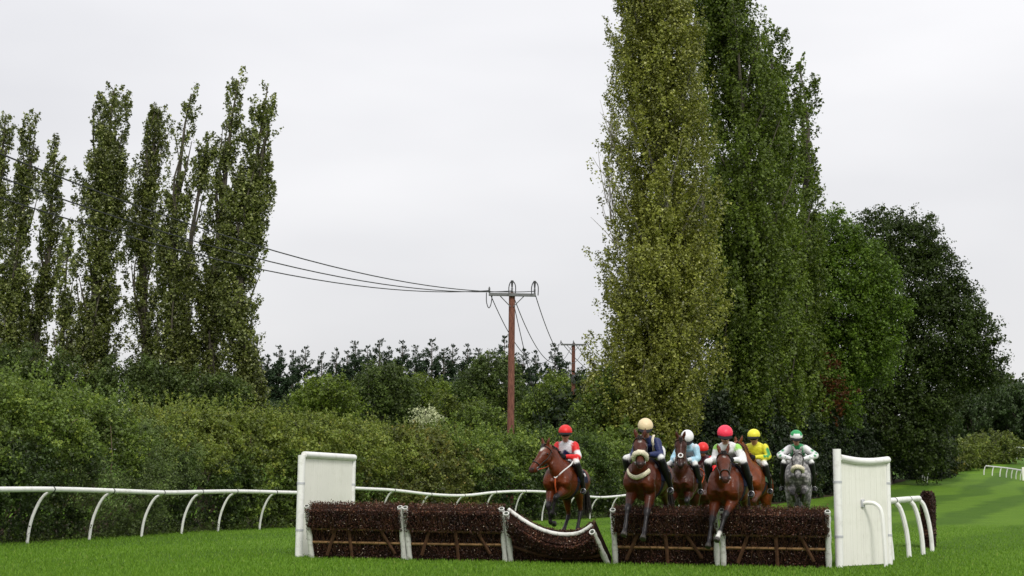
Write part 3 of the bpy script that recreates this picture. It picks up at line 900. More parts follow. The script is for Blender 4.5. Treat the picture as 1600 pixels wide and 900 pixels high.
def crown_points(ell, n, shell=0.45, clip_z=0.3):
    """sample spray roots in the outer shell of a union of ellipsoids (centre, radii)"""
    C = np.array([e[0] for e in ell]); R = np.array([e[1] for e in ell])
    wgt = (R[:, 0] * R[:, 1] + R[:, 0] * R[:, 2] + R[:, 1] * R[:, 2]); wgt = wgt / wgt.sum()
    out = []
    m = n * 4
    e = RNG.choice(len(ell), m, p=wgt)
    d = unit(RNG.normal(size=(m, 3)))
    rho = (1 - shell * RNG.random(m) ** 1.5)
    lob = np.array([mnoise.noise(tuple(C[a] * 0.7 + q * 2.3)) for a, q in zip(e, d)])
    P = C[e] + d * R[e] * (rho * (1 + 0.22 * lob))[:, None]
    # drop what lies deep inside another ellipsoid
    q = ((P[:, None, :] - C[None]) / R[None]); inside = (q ** 2).sum(2)
    inside[np.arange(m), e] = 9
    keep = (inside.min(1) > 0.42) & (P[:, 2] > clip_z)
    idx = np.nonzero(keep)[0][:n]
    return P[idx], d[idx], lob[idx]

def broadleaf(name, label, base, ell, mat, n, k, size, group=None, cat='tree', bark='bark', L=1.0, droop=0.25, trunk_r=0.35, shell=0.45, clip_z=0.3, limbs=10, mesh_share=None, tshift=0.0, upb=0.35):
    root = empty(name, base)
    tag(root, label, cat, group)
    mb = MB()
    top = max(e[0][2] for e in ell)
    mb.tube(catmull([(0, 0, -0.3), (0.1, 0, top * 0.3), (np.mean([e[0][0] for e in ell]) * 0.6, 0, top * 0.75)], 8), list(np.linspace(trunk_r, trunk_r * 0.35, 8)), 8, caps=False)
    for j in range(limbs):
        e = ell[j % len(ell)]
        limb(mb, (0.05, 0, top * random.uniform(0.15, 0.55)), tuple(np.array(e[0]) + np.array(e[1]) * RNG.normal(size=3) * 0.35), trunk_r * 0.45, 0.02, 0.12)
    mb.build('trunk' if cat == 'tree' else 'stems', M[bark], root)
    P0, d, lob = crown_points(ell, n, shell, clip_z)
    D = unit(d + RNG.normal(size=d.shape) * 0.35 + np.array([0, 0, upb]))
    ln = L * (0.6 + 0.8 * RNG.random(len(P0)))
    P, N, si = sprays(P0 - D * (ln * 0.5)[:, None], D, ln, 0.20 * ln + 0.03, k, droop)
    P[:, 2] = np.maximum(P[:, 2], 0.02 + 0.1 * RNG.random(len(P)))
    N = unit(N + np.repeat(d, k, 0) * 0.6)
    tint = 0.43 + tshift + np.repeat(0.26 * lob + RNG.normal(size=len(P0)) * 0.13, k) + RNG.normal(size=len(P)) * 0.15
    tint = np.where(RNG.random(len(P)) < 0.025, 1.0, np.minimum(tint, 0.92))
    me = leaf_mesh('crown', P, size * (0.7 + 0.6 * RNG.random(len(P))), tint, N, 0.45, 0.66)
    link('crown' if cat == 'tree' else 'foliage', me, mat, root)
    return root

def ell_px(lst, y, base, dy=0.0, ry=0.85):
    out = []
    for (u, v, a, b) in lst:
        c = at(u, v, y) - Vector(base)
        out.append(((c.x, dy + random.uniform(-0.25, 0.25) * a * mpp(y), c.z), (a * mpp(y), (a + b) / 2 * mpp(y) * ry, b * mpp(y))))
    return out

def base_at(u, y):
    return Vector((at(u, 760, y).x, y, ground_z(y)))

b0 = base_at(1300, 137)
syc = broadleaf('broadleaf_tree', 'rounded green tree between the tall poplars and the dark oak', b0,
          ell_px([(1290, 375, 52, 46), (1252, 400, 50, 60), (1335, 425, 62, 55), (1368, 480, 46, 46), (1300, 470, 80, 70), (1240, 520, 55, 60), (1340, 545, 62, 46), (1280, 590, 62, 55), (1300, 640, 40, 40)], 137, b0),
          M['syc'], 2300, 46, 0.27, L=2.2, trunk_r=0.5, clip_z=1.0)
# reddening branch on that tree
Pr = np.array([tuple(at(1296 + RNG.normal() * 13, 598 + RNG.normal() * 26, 131.2 + RNG.random()) - b0) for _ in range(60)])
Pp, Nn, _ = sprays(Pr, unit(RNG.normal(size=Pr.shape) * 0.5 + np.array([0.1, -0.5, -0.3])), 1.1, 0.22, 22)
rb = link('autumn_branch', leaf_mesh('autumn_branch', Pp, 0.28, 0.4 + RNG.normal(size=len(Pp)) * 0.2, Nn, 0.4), M['red_leaf'], syc)
rb["label"] = 'patch of rusty red autumn leaves'
b0 = base_at(1385, 160)
broadleaf('oak_tree', 'big dark oak overhanging the turf at the right end of the trees', b0,
          ell_px([(1375, 372, 55, 42), (1425, 378, 45, 46), (1455, 425, 44, 46), (1400, 440, 70, 60), (1490, 472, 45, 42), (1515, 520, 42, 38), (1460, 520, 65, 60), (1545, 578, 30, 26), (1505, 575, 44, 32), (1400, 560, 70, 70), (1450, 610, 55, 50), (1385, 660, 62, 56), (1440, 690, 42, 48), (1345, 640, 50, 60)], 160, b0),
          M['oak'], 2700, 46, 0.30, L=2.4, trunk_r=0.7, clip_z=1.0)

# undergrowth along the foot of the right-hand trees
UG = [(1010, 86, 44, 40, 'hedge_mid', 'leafy bush at the foot of the huge pale poplar, behind the navy-clad jockey'),
      (1075, 93, 44, 36, 'shade_yew', 'dark bush behind the light blue and pink-capped jockeys'),
      (1130, 101, 42, 40, 'shade_yew', 'dark bush behind the yellow-clad jockey'),
      (1195, 112, 44, 44, 'shade_yew', 'dark bush between the yellow and green-and-white jockeys'),
      (1255, 121, 40, 46, 'shade_yew', 'dark bush behind the jockey on the grey horse'),
      (1305, 131, 36, 44, 'shade_yew', 'dark bush behind the post of the right wing'),
      (1350, 142, 34, 40, 'shade_yew', 'dark bush above the right wing board'),
      (1392, 152, 32, 38, 'shade_yew', 'dark bush right of the right wing board'),
      (1425, 163, 26, 34, 'shade_yew', 'dark bush behind the small distant rail'),
      (1452, 176, 24, 32, 'shade_yew', 'dark bush at the end of the tree line, beside the olive hedge')]
for u, y, a, h, mt, lab in UG:
    p, t_ = rail_at(s_of_y(y))
    nrm = np.array([-t_[1], t_[0]])
    q = p + nrm * (3.9 if y < 140 else 4.7)
    b0 = Vector((q[0], q[1], ground_z(q[1])))
    hh = {86: 5.6, 93: 7.0, 101: 9.0, 112: 11.0, 121: 12.5, 131: 13.0, 142: 12.5, 152: 11.5}.get(y, 9.5)
    ell = [((0, 0, hh * 0.42), (2.9, 2.2, hh * 0.45)), ((1.6, 1.2, hh * 0.34), (2.4, 2.0, hh * 0.36)), ((-1.5, -1.2, hh * 0.36), (2.4, 2.0, hh * 0.38)), ((2.9, 3.9, hh * 0.3), (2.6, 2.6, hh * 0.35)), ((0.3, 0.2, hh * 0.72), (1.7, 1.6, hh * 0.28))]
    broadleaf('bush', lab, b0, ell, M[mt], 520 if y < 100 else 640, 34, 0.28, 'undergrowth along the right-hand trees', 'bush', L=1.3, trunk_r=0.12, clip_z=0.05, limbs=6)

# dark evergreens closing the view behind the right-hand trees
for k_, (y, off, hh, lab) in enumerate([(93, 9.5, 9, 'dark evergreen tree behind the huge pale poplar'), (104, 9, 10, 'dark evergreen tree between the pale and the deep green poplar'), (116, 9, 11, 'dark evergreen tree behind the deep green poplar'), (128, 9.5, 12, 'dark evergreen tree behind the third tall poplar'), (141, 9.5, 12, 'dark evergreen tree behind the rounded green tree'), (153, 9, 11, 'dark evergreen tree left of the big oak'), (166, 9, 11, 'dark evergreen tree behind the big oak')]):
    p, t_ = rail_at(s_of_y(y)); nrm = np.array([-t_[1], t_[0]]); q = p + nrm * off
    b0 = Vector((q[0], q[1], ground_z(q[1])))
    ell = [((0, 0, hh * 0.35), (3.6, 3.0, hh * 0.36)), ((1.8, 2.0, hh * 0.35), (3.0, 2.8, hh * 0.36)), ((-1.2, -1.8, hh * 0.35), (2.8, 2.4, hh * 0.36)), ((0.3, 0.2, hh * 0.66), (2.7, 2.4, hh * 0.34))]
    broadleaf('evergreen_tree', lab, b0, ell, M['shade_yew'], 380, 30, 0.36, 'dark evergreens behind the right-hand trees', 'tree', L=1.7, trunk_r=0.25, clip_z=0.05, limbs=6)

# ------------------------------------------------------------------ hedgerow behind the left rail
HB = [ # depth along the rail, height, half length, front material, top material, label
    (25.5, 3.88, 2.6, 'hedge_mid', 'hedge_mid', 'leafy hedge bush at the left edge behind the first rail post'),
    (29.5, 3.68, 2.4, 'hedge_dark', 'hedge_mid', 'hedge bush with dark ivy below bright shoots near the left edge'),
    (33.0, 3.78, 2.4, 'hedge_dark', 'hedge_mid', 'rounded hedge bush with yellow-green sprays above the second rail span'),
    (36.6, 3.58, 2.5, 'fern', 'hedge_mid', 'hedge bush with pale bracken fronds below the thick poplar'),
    (40.4, 3.38, 2.6, 'fern', 'fern', 'bracken-covered hedge bush left of the left wing'),
    (44.3, 3.48, 2.6, 'hedge_dark', 'hedge_olive', 'hedge bush with olive shoots just left of the left wing'),
    (48.2, 3.78, 2.7, 'hedge_mid', 'hedge_olive', 'hedge bush with olive upright shoots directly behind the left wing'),
    (52.2, 3.68, 2.8, 'hedge_mid', 'hedge_olive', 'hedge bush right of the left wing'),
    (56.2, 3.58, 2.8, 'hedge_brown', 'hedge_olive', 'brownish hedge bush above the second hurdle'),
    (60.4, 3.58, 2.9, 'hedge_brown', 'hedge_brown', 'browning bramble hedge bush left of the utility pole'),
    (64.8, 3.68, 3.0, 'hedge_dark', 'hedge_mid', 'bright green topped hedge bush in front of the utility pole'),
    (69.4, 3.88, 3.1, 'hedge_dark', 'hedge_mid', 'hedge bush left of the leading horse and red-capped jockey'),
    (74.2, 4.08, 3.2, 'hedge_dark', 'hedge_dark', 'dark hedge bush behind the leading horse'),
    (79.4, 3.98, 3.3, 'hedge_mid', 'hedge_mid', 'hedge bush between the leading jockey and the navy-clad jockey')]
for i, (y, h, hl, m1, m2, lab) in enumerate(HB):
    p, t_ = rail_at(s_of_y(y))
    nrm = np.array([-t_[1], t_[0]])
    q = p + nrm * 3.0
    root = empty('hedge_bush', (q[0], q[1], ground_z(q[1])))
    tag(root, lab, 'bush', 'hedgerow behind the left running rail')
    root.rotation_euler = (0, 0, math.atan2(t_[1], t_[0]))
    # local x along the rail, -y towards the course
    near = y < 50
    dens = 1.0 if y < 38 else (0.85 if y < 50 else 0.62)
    size = 0.078 if y < 34 else (0.09 if y < 46 else (0.108 if y < 60 else 0.128))
    n = int(1050 * dens); k = 46
    # front face and top of an uneven bank of foliage
    m = n * 2
    x = (RNG.random(m) * 2 - 1) * hl * 1.15
    on_top = RNG.random(m) < 0.36
    z = h * RNG.random(m) ** 0.9
    def bulge(xx, zz, s): return np.array([mnoise.noise((a * 0.55 + i * 3.7 + s, b_ * 0.55, s)) for a, b_ in zip(xx, zz)])
    bg = bulge(x, z, 0.0)
    f = z / h
    yf = -1.55 - 0.55 * np.sin(np.pi * np.clip(f * 1.05, 0, 1)) + 0.75 * f ** 3 - 0.55 * bg + RNG.random(m) ** 2 * 0.7
    bt = bulge(x * 1.3, x * 0 + 7, 3.1)
    yt = -1.4 + RNG.random(m) * 3.2
    ztop = h * (0.98 + 0.16 * bt) - 0.20 * np.abs(yt - 0.2) ** 1.5 - RNG.random(m) ** 2 * 0.5
    Px = np.stack([x, np.where(on_top, yt, yf), np.where(on_top, ztop, np.minimum(z, ztop))], 1)
    out = np.where(on_top[:, None], np.array([0, -0.2, 1.0]), np.array([0, -1.0, 0.35]))
    hole = np.array([mnoise.noise((a * 0.9 + i, b_ * 0.9, 5.5)) for a, b_ in zip(Px[:, 0], Px[:, 2])])
    keep = np.nonzero((hole > -0.30) | on_top)[0][:n]
    Px, out, on_top, bg, hole = Px[keep], out[keep], on_top[keep], bg[keep], hole[keep]
    D = unit(out + RNG.normal(size=Px.shape) * 0.45)
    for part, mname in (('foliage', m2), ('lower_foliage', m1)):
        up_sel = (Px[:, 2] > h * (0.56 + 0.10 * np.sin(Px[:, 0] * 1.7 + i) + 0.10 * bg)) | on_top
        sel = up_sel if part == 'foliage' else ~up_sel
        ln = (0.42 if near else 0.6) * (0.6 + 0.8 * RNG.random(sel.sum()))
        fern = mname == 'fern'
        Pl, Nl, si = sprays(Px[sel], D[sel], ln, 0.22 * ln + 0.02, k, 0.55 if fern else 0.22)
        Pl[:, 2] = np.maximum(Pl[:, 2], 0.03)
        tint = (0.52 if part == 'foliage' else 0.33) + np.repeat(0.34 * bg[sel] + RNG.normal(size=sel.sum()) * 0.17 + 0.16 * hole[sel], k) + RNG.normal(size=len(Pl)) * 0.15  # upper foliage tinted lighter: sky light on the tops put into the colour
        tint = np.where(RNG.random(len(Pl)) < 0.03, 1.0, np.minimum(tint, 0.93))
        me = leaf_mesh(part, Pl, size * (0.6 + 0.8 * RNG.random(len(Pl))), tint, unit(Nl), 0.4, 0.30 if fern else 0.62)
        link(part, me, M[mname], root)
    # upright shoots above the top
    C = np.stack([(RNG.random(60) * 2 - 1) * hl * 1.1, RNG.random(60) * 1.8 - 1.2, np.full(60, h * 0.9)], 1)
    C[:, 2] += bulge(C[:, 0], C[:, 1], 9.0) * 0.3
    Ps, Ns, _ = sprays(C, unit(RNG.normal(size=C.shape) * 0.25 + np.array([0, 0, 1.0])), 0.7 + 0.5 * RNG.random(60), 0.045, 26)
    link('shoots', leaf_mesh('shoots', Ps, size * 0.95, 0.62 + RNG.normal(size=len(Ps)) * 0.18, unit(Ns), 0.3), M[m2], root)
    mb = MB()
    for j in range(26):
        xx = random.uniform(-hl, hl)
        limb(mb, (xx, random.uniform(-1.2, 0.4), -0.1), (xx + random.uniform(-.9, .9), random.uniform(-2.0, -0.6), random.uniform(0.8, h * 0.85)), 0.028, 0.008, 0.14, 5, 4)
    mb.build('stems', M['twig'], root)

# weeds at the hedge foot
s0, s1 = s_of_y(24), s_of_y(88)
n = 900
C = []
for k_ in range(n):
    s = random.uniform(s0, s1); p, t_ = rail_at(s); q = p + np.array([-t_[1], t_[0]]) * random.uniform(0.5, 1.5)
    C.append((q[0], q[1], ground_z(q[1])))
C = np.array(C)
Pw, Nw, _ = sprays(C, unit(RNG.normal(size=C.shape) * 0.45 + np.array([0, 0, 1.0])), 0.16 + 0.32 * RNG.random(n) ** 2, 0.05, 22)
Pw[:, 2] = np.maximum(Pw[:, 2], 0.01)
wd = link('weeds', leaf_mesh('weeds', Pw, 0.06, 0.25 + RNG.normal(size=len(Pw)) * 0.2, unit(Nw), 0.3, 0.4), M['weed'])
tag(wd, 'low weeds and long grass along the foot of the hedge', 'weeds', kind='stuff')

# ------------------------------------------------------------------ trees and bushes behind the hedge
MID = [ # name, cat, label, u base, depth, ellipsoids px, material, n, k, size
    ('bush', 'bush', 'dense dark green bush right of the near utility pole', 862, 98, [(862, 640, 48, 36), (845, 660, 36, 40), (888, 655, 32, 36), (866, 690, 50, 40)], 'hedge_mid', 620, 28, 0.22),
    ('bush', 'bush', 'light green bush left of the near utility pole', 752, 86, [(752, 660, 40, 24), (720, 668, 34, 22), (785, 668, 26, 24)], 'hedge_mid', 420, 26, 0.20),
    ('bush', 'bush', 'silver-leaved bush between the hedge and the far trees', 664, 92, [(662, 648, 13, 14), (676, 652, 14, 12)], 'silver', 90, 18, 0.20),
    ('bush', 'bush', 'pale yellow-green bush behind the silver one', 698, 104, [(694, 632, 20, 16), (715, 640, 22, 14)], 'hedge_olive', 200, 22, 0.22),
    ('bush', 'bush', 'small pale bush with pointed tops left of the near utility pole', 738, 108, [(738, 638, 18, 16), (752, 650, 20, 14)], 'far_lime', 170, 22, 0.22),
    ('broadleaf_tree', 'tree', 'yellow-green rounded tree right of the left poplar row', 512, 150, [(510, 612, 40, 26), (528, 632, 36, 26), (486, 630, 30, 26)], 'far_lime', 420, 24, 0.36),
    ('broadleaf_tree', 'tree', 'dark willow-like tree left of centre behind the hedge', 592, 160, [(598, 592, 36, 30), (578, 622, 34, 36), (620, 625, 34, 40), (600, 655, 45, 35)], 'far_green', 620, 24, 0.36),
    ('broadleaf_tree', 'tree', 'lighter green tree right of the willow-like one', 660, 168, [(655, 605, 32, 22), (678, 615, 24, 22), (645, 630, 30, 26)], 'far_lime', 360, 22, 0.36),
    ('broadleaf_tree', 'tree', 'tall dark tree immediately left of the near utility pole', 765, 185, [(770, 580, 34, 28), (745, 605, 34, 30), (785, 600, 30, 40), (765, 630, 45, 30)], 'far_green', 620, 24, 0.42),
    ('broadleaf_tree', 'tree', 'lower dark tree behind the small pale bushes', 730, 200, [(728, 612, 28, 22), (712, 632, 26, 24)], 'far_dark', 280, 22, 0.42),
    ('broadleaf_tree', 'tree', 'green tree behind the far utility pole', 880, 165, [(868, 600, 28, 18), (892, 606, 32, 22), (905, 625, 28, 24)], 'far_lime', 330, 22, 0.36),
    ('broadleaf_tree', 'tree', 'small tree behind the yellow-green one', 470, 170, [(462, 632, 22, 18), (445, 640, 20, 16)], 'far_green', 200, 22, 0.36),
    ('bush', 'bush', 'scrub at the feet of the left poplars', 230, 84, [(180, 600, 40, 40), (235, 605, 40, 44), (290, 615, 40, 40), (345, 620, 40, 36)], 'far_green', 620, 26, 0.22),
    ('bush', 'bush', 'scrub at the feet of the leftmost poplars', 40, 84, [(30, 580, 44, 44), (90, 590, 40, 44), (-20, 580, 44, 50)], 'far_green', 520, 26, 0.22),
    ('bush', 'bush', 'bush below the bare twigs of the huge pale poplar', 930, 92, [(930, 655, 30, 40), (950, 610, 22, 34), (915, 690, 34, 34)], 'hedge_mid', 420, 26, 0.22)]
for (nm, cat, lab, u, y, el, mt, n, k, sz) in MID:
    b0 = base_at(u, y)
    E = ell_px(el, y, b0)
    # carry the mass down to the ground
    cx = np.mean([e[0][0] for e in E]); wx = max(e[1][0] for e in E); zb = min(e[0][2] for e in E)
    if zb > 2.0: E.append(((cx, 0.2, zb * 0.5), (wx * 1.1, wx, zb * 0.55)))
    broadleaf(nm, lab, b0, E, M[mt], n, int(k * 1.7), sz * 0.8, 'trees behind the hedge' if cat == 'tree' else 'bushes behind the hedge', cat, L=sz * 5, trunk_r=0.28 if cat == 'tree' else 0.08, clip_z=0.1, limbs=6)

# pines
def pine_mesh(seed, H, spread, flat):
    rs = np.random.default_rng(seed)
    C, D, L = [], [], []
    mb = MB()
    mb.tube([(0, 0, -0.3), (0.1, 0, H * 0.5), (0, 0, H * 0.98)], [0.30, 0.2, 0.04], 6, caps=False)
    z = H * 0.14
    while z < H:
        f = (z / H - 0.14) / 0.86
        r = spread * 1.3 * ((1 - f) ** (0.65 if flat else 0.8)) * rs.uniform(0.4, 1.35) + 0.03
        nb = max(3, int(9 * (1 - f) ** 0.6))
        for j in range(nb):
            a = rs.random() * 6.28; rr = r * rs.uniform(0.6, 1.1)
            e = (math.cos(a) * rr, math.sin(a) * rr, z + rr * 0.28)
            mb.tube([(0, 0, z - 0.15), e], [0.05, 0.015], 3, caps=False)
            for q in range(4):
                g_ = 0.45 + 0.55 * q / 3
                C.append((e[0] * g_ + rs.normal() * .15, e[1] * g_ + rs.normal() * .15, z + (e[2] - z) * g_ + rs.normal() * .12))
                D.append((math.cos(a) * .6, math.sin(a) * .6, 0.9)); L.append(0.75)
        z += H * 0.042
    C, D = np.array(C), unit(np.array(D) + rs.normal(size=(len(D), 3)) * 0.25)
    P, N, _ = sprays(C, D, np.array(L) * np.clip((H - C[:, 2]) / 3.0, 0.4, 1), np.clip((H - C[:, 2]) / 12.0, 0.07, 0.24), 14)
    lf = leaf_mesh('crown', P, np.clip((H + 0.5 - P[:, 2]) / 4.0, 0.45, 1.0) * 0.58, 0.42 + RNG.normal(size=len(P)) * 0.2, N, 0.2, 0.34, axis=np.repeat(D, 14, 0), abias=0.5)
    tr = mb.mesh('trunk')
    lf.materials.append(M['pine']); tr.materials.append(M['bark'])
    return tr, lf
PM = [pine_mesh(s, 18.0, sp, fl) for s, sp, fl in ((1, 3.0, False), (2, 3.6, True), (3, 2.6, False), (4, 3.4, True), (5, 3.0, True))]
PT = [(402, 566), (412, 562), (430, 548), (452, 556), (471, 549), (497, 558), (520, 552), (538, 556), (550, 542), (569, 548), (588, 539), (603, 550), (625, 541), (646, 548), (671, 538), (690, 552), (704, 547), (728, 546), (745, 553), (786, 533), (800, 560), (816, 553), (836, 556), (866, 546), (884, 574), (905, 580), (925, 584)]
ords = ['first', 'second', 'third', 'fourth', 'fifth', 'sixth', 'seventh', 'eighth', 'ninth', 'tenth', 'eleventh', 'twelfth', 'thirteenth', 'fourteenth', 'fifteenth', 'sixteenth', 'seventeenth', 'eighteenth', 'nineteenth', 'twentieth', 'twenty-first', 'twenty-second', 'twenty-third', 'twenty-fourth', 'twenty-fifth', 'twenty-sixth', 'last']
for i, (u, v) in enumerate(PT):
    y = 250 + (i * 37 % 24)
    b0 = base_at(u, y)
    H = at(u, v, y).z - b0.z
    root = empty('pine_tree', b0, (0, 0, i * 1.3))
    root.scale = (random.uniform(0.95, 1.4),) * 2 + (H * 1.05 / 18.0,)
    tag(root, f'dark far pine, {ords[i]} from the left in the skyline row', 'tree', 'dark pines on the skyline')
    tr, lf = PM[i % 5]
    link('trunk', tr, None, root); link('crown', lf, None, root)
# lower dark mass under the pines
def far_tree_mesh(seed, mat):
    rs = np.random.default_rng(seed)
    E = [((rs.normal() * 1.6, rs.normal() * 1.6, 6.5 + rs.normal() * 1.8), (3.2 + rs.random(), 3.2, 2.8 + rs.random())) for _ in range(6)] + [((0, 0, 3.0), (4.2, 4, 3.2))]
    P0, d, lob = crown_points(E, 330, 0.4, 0.3)
    D = unit(d + RNG.normal(size=d.shape) * 0.35 + np.array([0, 0, .3]))
    P, N, _ = sprays(P0 - D * 0.8, D, 1.7, 0.36, 34, 0.2)
    tint = 0.42 + np.repeat(0.25 * lob, 34) + RNG.normal(size=len(P)) * 0.17
    lf = leaf_mesh('crown', P, 0.5, tint, N, 0.4)
    lf.materials.append(mat)
    mb = MB(); mb.tube([(0, 0, -0.4), (0, 0, 3), (0.2, 0, 7)], [0.35, 0.28, 0.1], 6, caps=False)
    for j in range(5): limb(mb, (0, 0, 2 + j * 0.6), tuple(np.array(E[j][0])), 0.15, 0.03)
    tr = mb.mesh('trunk'); tr.materials.append(M['bark'])
    return tr, lf
FM = [far_tree_mesh(11, M['far_dark']), far_tree_mesh(12, M['far_dark']), far_tree_mesh(13, M['far_green'])]
fi = 0
for u in list(range(398, 960, 33)):
    u += random.randint(-10, 10); y = 232 + (u * 7 % 14)
    b0 = base_at(u, y)
    root = empty('broadleaf_tree', b0, (0, 0, u))
    sc = random.uniform(0.70, 1.05); root.scale = (sc, sc, sc * random.uniform(0.9, 1.1))
    tag(root, f'low dark tree beneath the skyline pines, {ords[fi]} from the left', 'tree', 'low dark trees under the skyline pines')
    tr, lf = FM[fi % 2]; fi += 1
    link('trunk', tr, None, root); link('crown', lf, None, root)
# far wood on the right
for i, (u, v) in enumerate([(1455, 628), (1478, 622), (1500, 612), (1524, 618), (1546, 610), (1568, 612), (1590, 606), (1612, 612), (1636, 606)]):
    y = 330 + (i * 29 % 40)
    b0 = base_at(u, y)
    H = at(u, v, y).z - b0.z
    root = empty('broadleaf_tree', b0, (0, 0, i * 2.1)); s_ = H / 10.2
    root.scale = (s_ * 0.8, s_ * 0.8, s_)
    tag(root, f'dark distant tree at the right edge, {ords[i]} from the left of the far wood', 'tree', 'far wood at the right edge')
    tr, lf = FM[i % 3]
    link('trunk', tr, None, root); link('crown', lf, None, root)
for i, (u, y, rx, hz, lab) in enumerate([(1488, 196, 2.8, 4.6, 'olive hedge bush beside the turf, nearest the dark oak'), (1516, 203, 3.0, 4.5, 'olive hedge bush in the middle of the far hedge'), (1552, 214, 3.4, 5.3, 'rounded olive hedge bush at the right end of the far hedge'), (1466, 186, 2.4, 4.4, 'dark olive hedge bush in the shade of the oak')]):
    b0 = base_at(u, y)
    broadleaf('hedge_bush', lab, b0, [((0, 0, hz * 0.45), (rx, rx, hz * 0.52)), ((rx * 0.6, 0.5, hz * 0.40), (rx * 0.8, rx * 0.8, hz * 0.45)), ((-rx * 0.6, 0.3, hz * 0.4), (rx * 0.8, rx * .8, hz * 0.45))], M['hedge_olive'] if i < 3 else M['hedge_brown'], 300, 22, 0.34, 'far olive hedge by the turf', 'bush', L=1.2, trunk_r=0.1, clip_z=0.05, limbs=4, tshift=-0.1, upb=0.7)

# ------------------------------------------------------------------ utility poles and cables
def utility_pole(label, top, y, arm_w, arm_rot, r0, r1, extra=False):
    gz = ground_z(y)
    root = empty('utility_pole', (top.x, y, gz))
    tag(root, label, 'utility pole', 'wooden utility poles')
    H = top.z - gz
    mb = MB(); mb.tube([(0, 0, -0.5), (0.0, 0, H * 0.4), (0, 0, H)], [r0, (r0 + r1) / 2, r1], 14); mb.build('pole', M['pole'], root)
    d = Vector((math.cos(arm_rot), math.sin(arm_rot), 0))
    Rz = Matrix.Rotation(arm_rot, 3, 'Z')
    mb = MB(); mb.box((0, -r1 - 0.07, H - 0.12), (arm_w, 0.13, 0.16), bevel=0.01)
    arm = mb.build('cross_arm', M['metal'], root); arm.rotation_euler = (0, 0, arm_rot)
    for s in (-1, 1):
        mb = MB(); mb.tube([d * 0.08 * s + Vector((0, -r1 - 0.03, H - 0.75)), d * 0.62 * s + Vector((0, -r1 - 0.03, H - 0.2))], 0.028, 6); mb.build('brace', M['metal'], root)
    for k, s in enumerate((-0.97, 0.0, 0.97)):
        base = d * (arm_w / 2 * s) + Vector((0, 0, H))
        mb = MB()
        for q in range(4):
            mb.tube([base + Vector((0, 0, 0.02 + q * 0.07)), base + Vector((0, 0, 0.05 + q * 0.07))], [0.075, 0.05], 10)
        mb.tube([base + Vector((0, 0, -0.05)), base + Vector((0, 0, 0.32))], 0.025, 6)
        mb.build('insulator', M['ceramic'], root)
        if extra and k > 0:
            c = catmull([tuple(base + Vector((-0.16, 0, -0.05))), tuple(base + Vector((-0.17, 0, 0.30))), tuple(base + Vector((-0.10, 0, 0.56))), tuple(base + Vector((0.02, 0, 0.64))), tuple(base + Vector((0.14, 0, 0.52))), tuple(base + Vector((0.19, 0, 0.3))), tuple(base + Vector((0.18, 0, -0.1)))], 20)
            mb = MB(); mb.tube(c, 0.030, 6); mb.build('jumper_loop', M['wire'], root)
            mb = MB(); mb.tube([base + Vector((0, 0, 0.3)), base + Vector((0, 0, 0.68))], [0.04, 0.075], 8); mb.build('loop_post', M['ceramic'], root)
        if extra and k == 0:
            c = catmull([tuple(base + Vector((-0.15, 0, 0.0))), tuple(base + Vector((-0.14, 0, -0.5))), tuple(base + Vector((-0.02, 0, -0.82))), tuple(base + Vector((0.1, 0, -0.6))), tuple(base + Vector((0.16, 0, -0.1)))], 16)
            mb = MB(); mb.tube(c, 0.024, 6); mb.build('jumper_loop', M['wire'], root)
    if not extra:
        mb = MB(); mb.box((-0.1, -0.2, H - 3.1), (1.0, 0.3, 0.12)); mb.build('switch_arm', M['metal'], root)
        mb = MB(); mb.box((0.0, -0.35, H - 3.5), (0.5, 0.35, 0.6), bevel=0.03); mb.build('switch_box', M['ceramic'], root)
    return root, Vector((top.x, y, top.z)), d
Y1, Y2 = 75.0, 137.0
t1 = at(800, 458, Y1); t2 = at(896, 537, Y2)
_, T1, d1 = utility_pole('tall reddish utility pole rising behind the hedge at centre', t1, Y1, 2.5, math.radians(4), 0.20, 0.165, True)
_, T2, d2 = utility_pole('smaller far utility pole left of the huge pale poplar', t2, Y2, 2.5, 0.0, 0.22, 0.17)
wire_lab = [['upper', 'middle', 'lower']]
def cable(label, a, b, sag, r, group=None, n=40):
    a, b = Vector(a), Vector(b)
    o = MB()
    pts = [a.lerp(b, t) - Vector((0, 0, 4 * sag * t * (1 - t))) - a for t in np.linspace(0, 1, n)]
    o.tube(pts, r, 5)
    ob = o.build('cable', M['wire']); ob.location = a
    tag(ob, label, 'cable', group)
    return ob
far_end = Vector((-23.4, 2.6, 0))
for k, (s, nm) in enumerate(((-0.97, 'lowest'), (0.0, 'middle'), (0.97, 'uppermost'))):
    a = T1 + d1 * (1.25 * s) + Vector((0, 0, 0.12))
    b = far_end + Vector((0.95 * s * 1.2, -0.55 * s * 1.2, t1.z + 0.25 + 0.22 * s))
    cable(f'{nm} of the three cables crossing the left poplars to the near pole', a, b, 3.1, 0.022, 'overhead cables')
for k, (s, nm) in enumerate(((-0.97, 'left'), (0.0, 'middle'), (0.97, 'right'))):
    a = T1 + d1 * (1.25 * s) + Vector((0, 0, 0.05)); b = T2 + d2 * (1.25 * s) + Vector((0, 0, 0.2))
    cable(f'{nm} sagging cable between the near and far utility poles', a, b, 2.9, 0.025, 'overhead cables')
for k, (s, nm) in enumerate(((-0.97, 'left'), (0.0, 'middle'), (0.97, 'right'))):
    a = T2 + d2 * (1.25 * s) + Vector((0, 0, 0.2)); b = Vector((T2.x + 9 + s, T2.y + 45, ground_z(185) + 11.5))
    cable(f'{nm} cable running from the far pole into the huge pale poplar', a, b, 1.2, 0.035, 'overhead cables', 24)
stay_end = at(846, 604, 84)
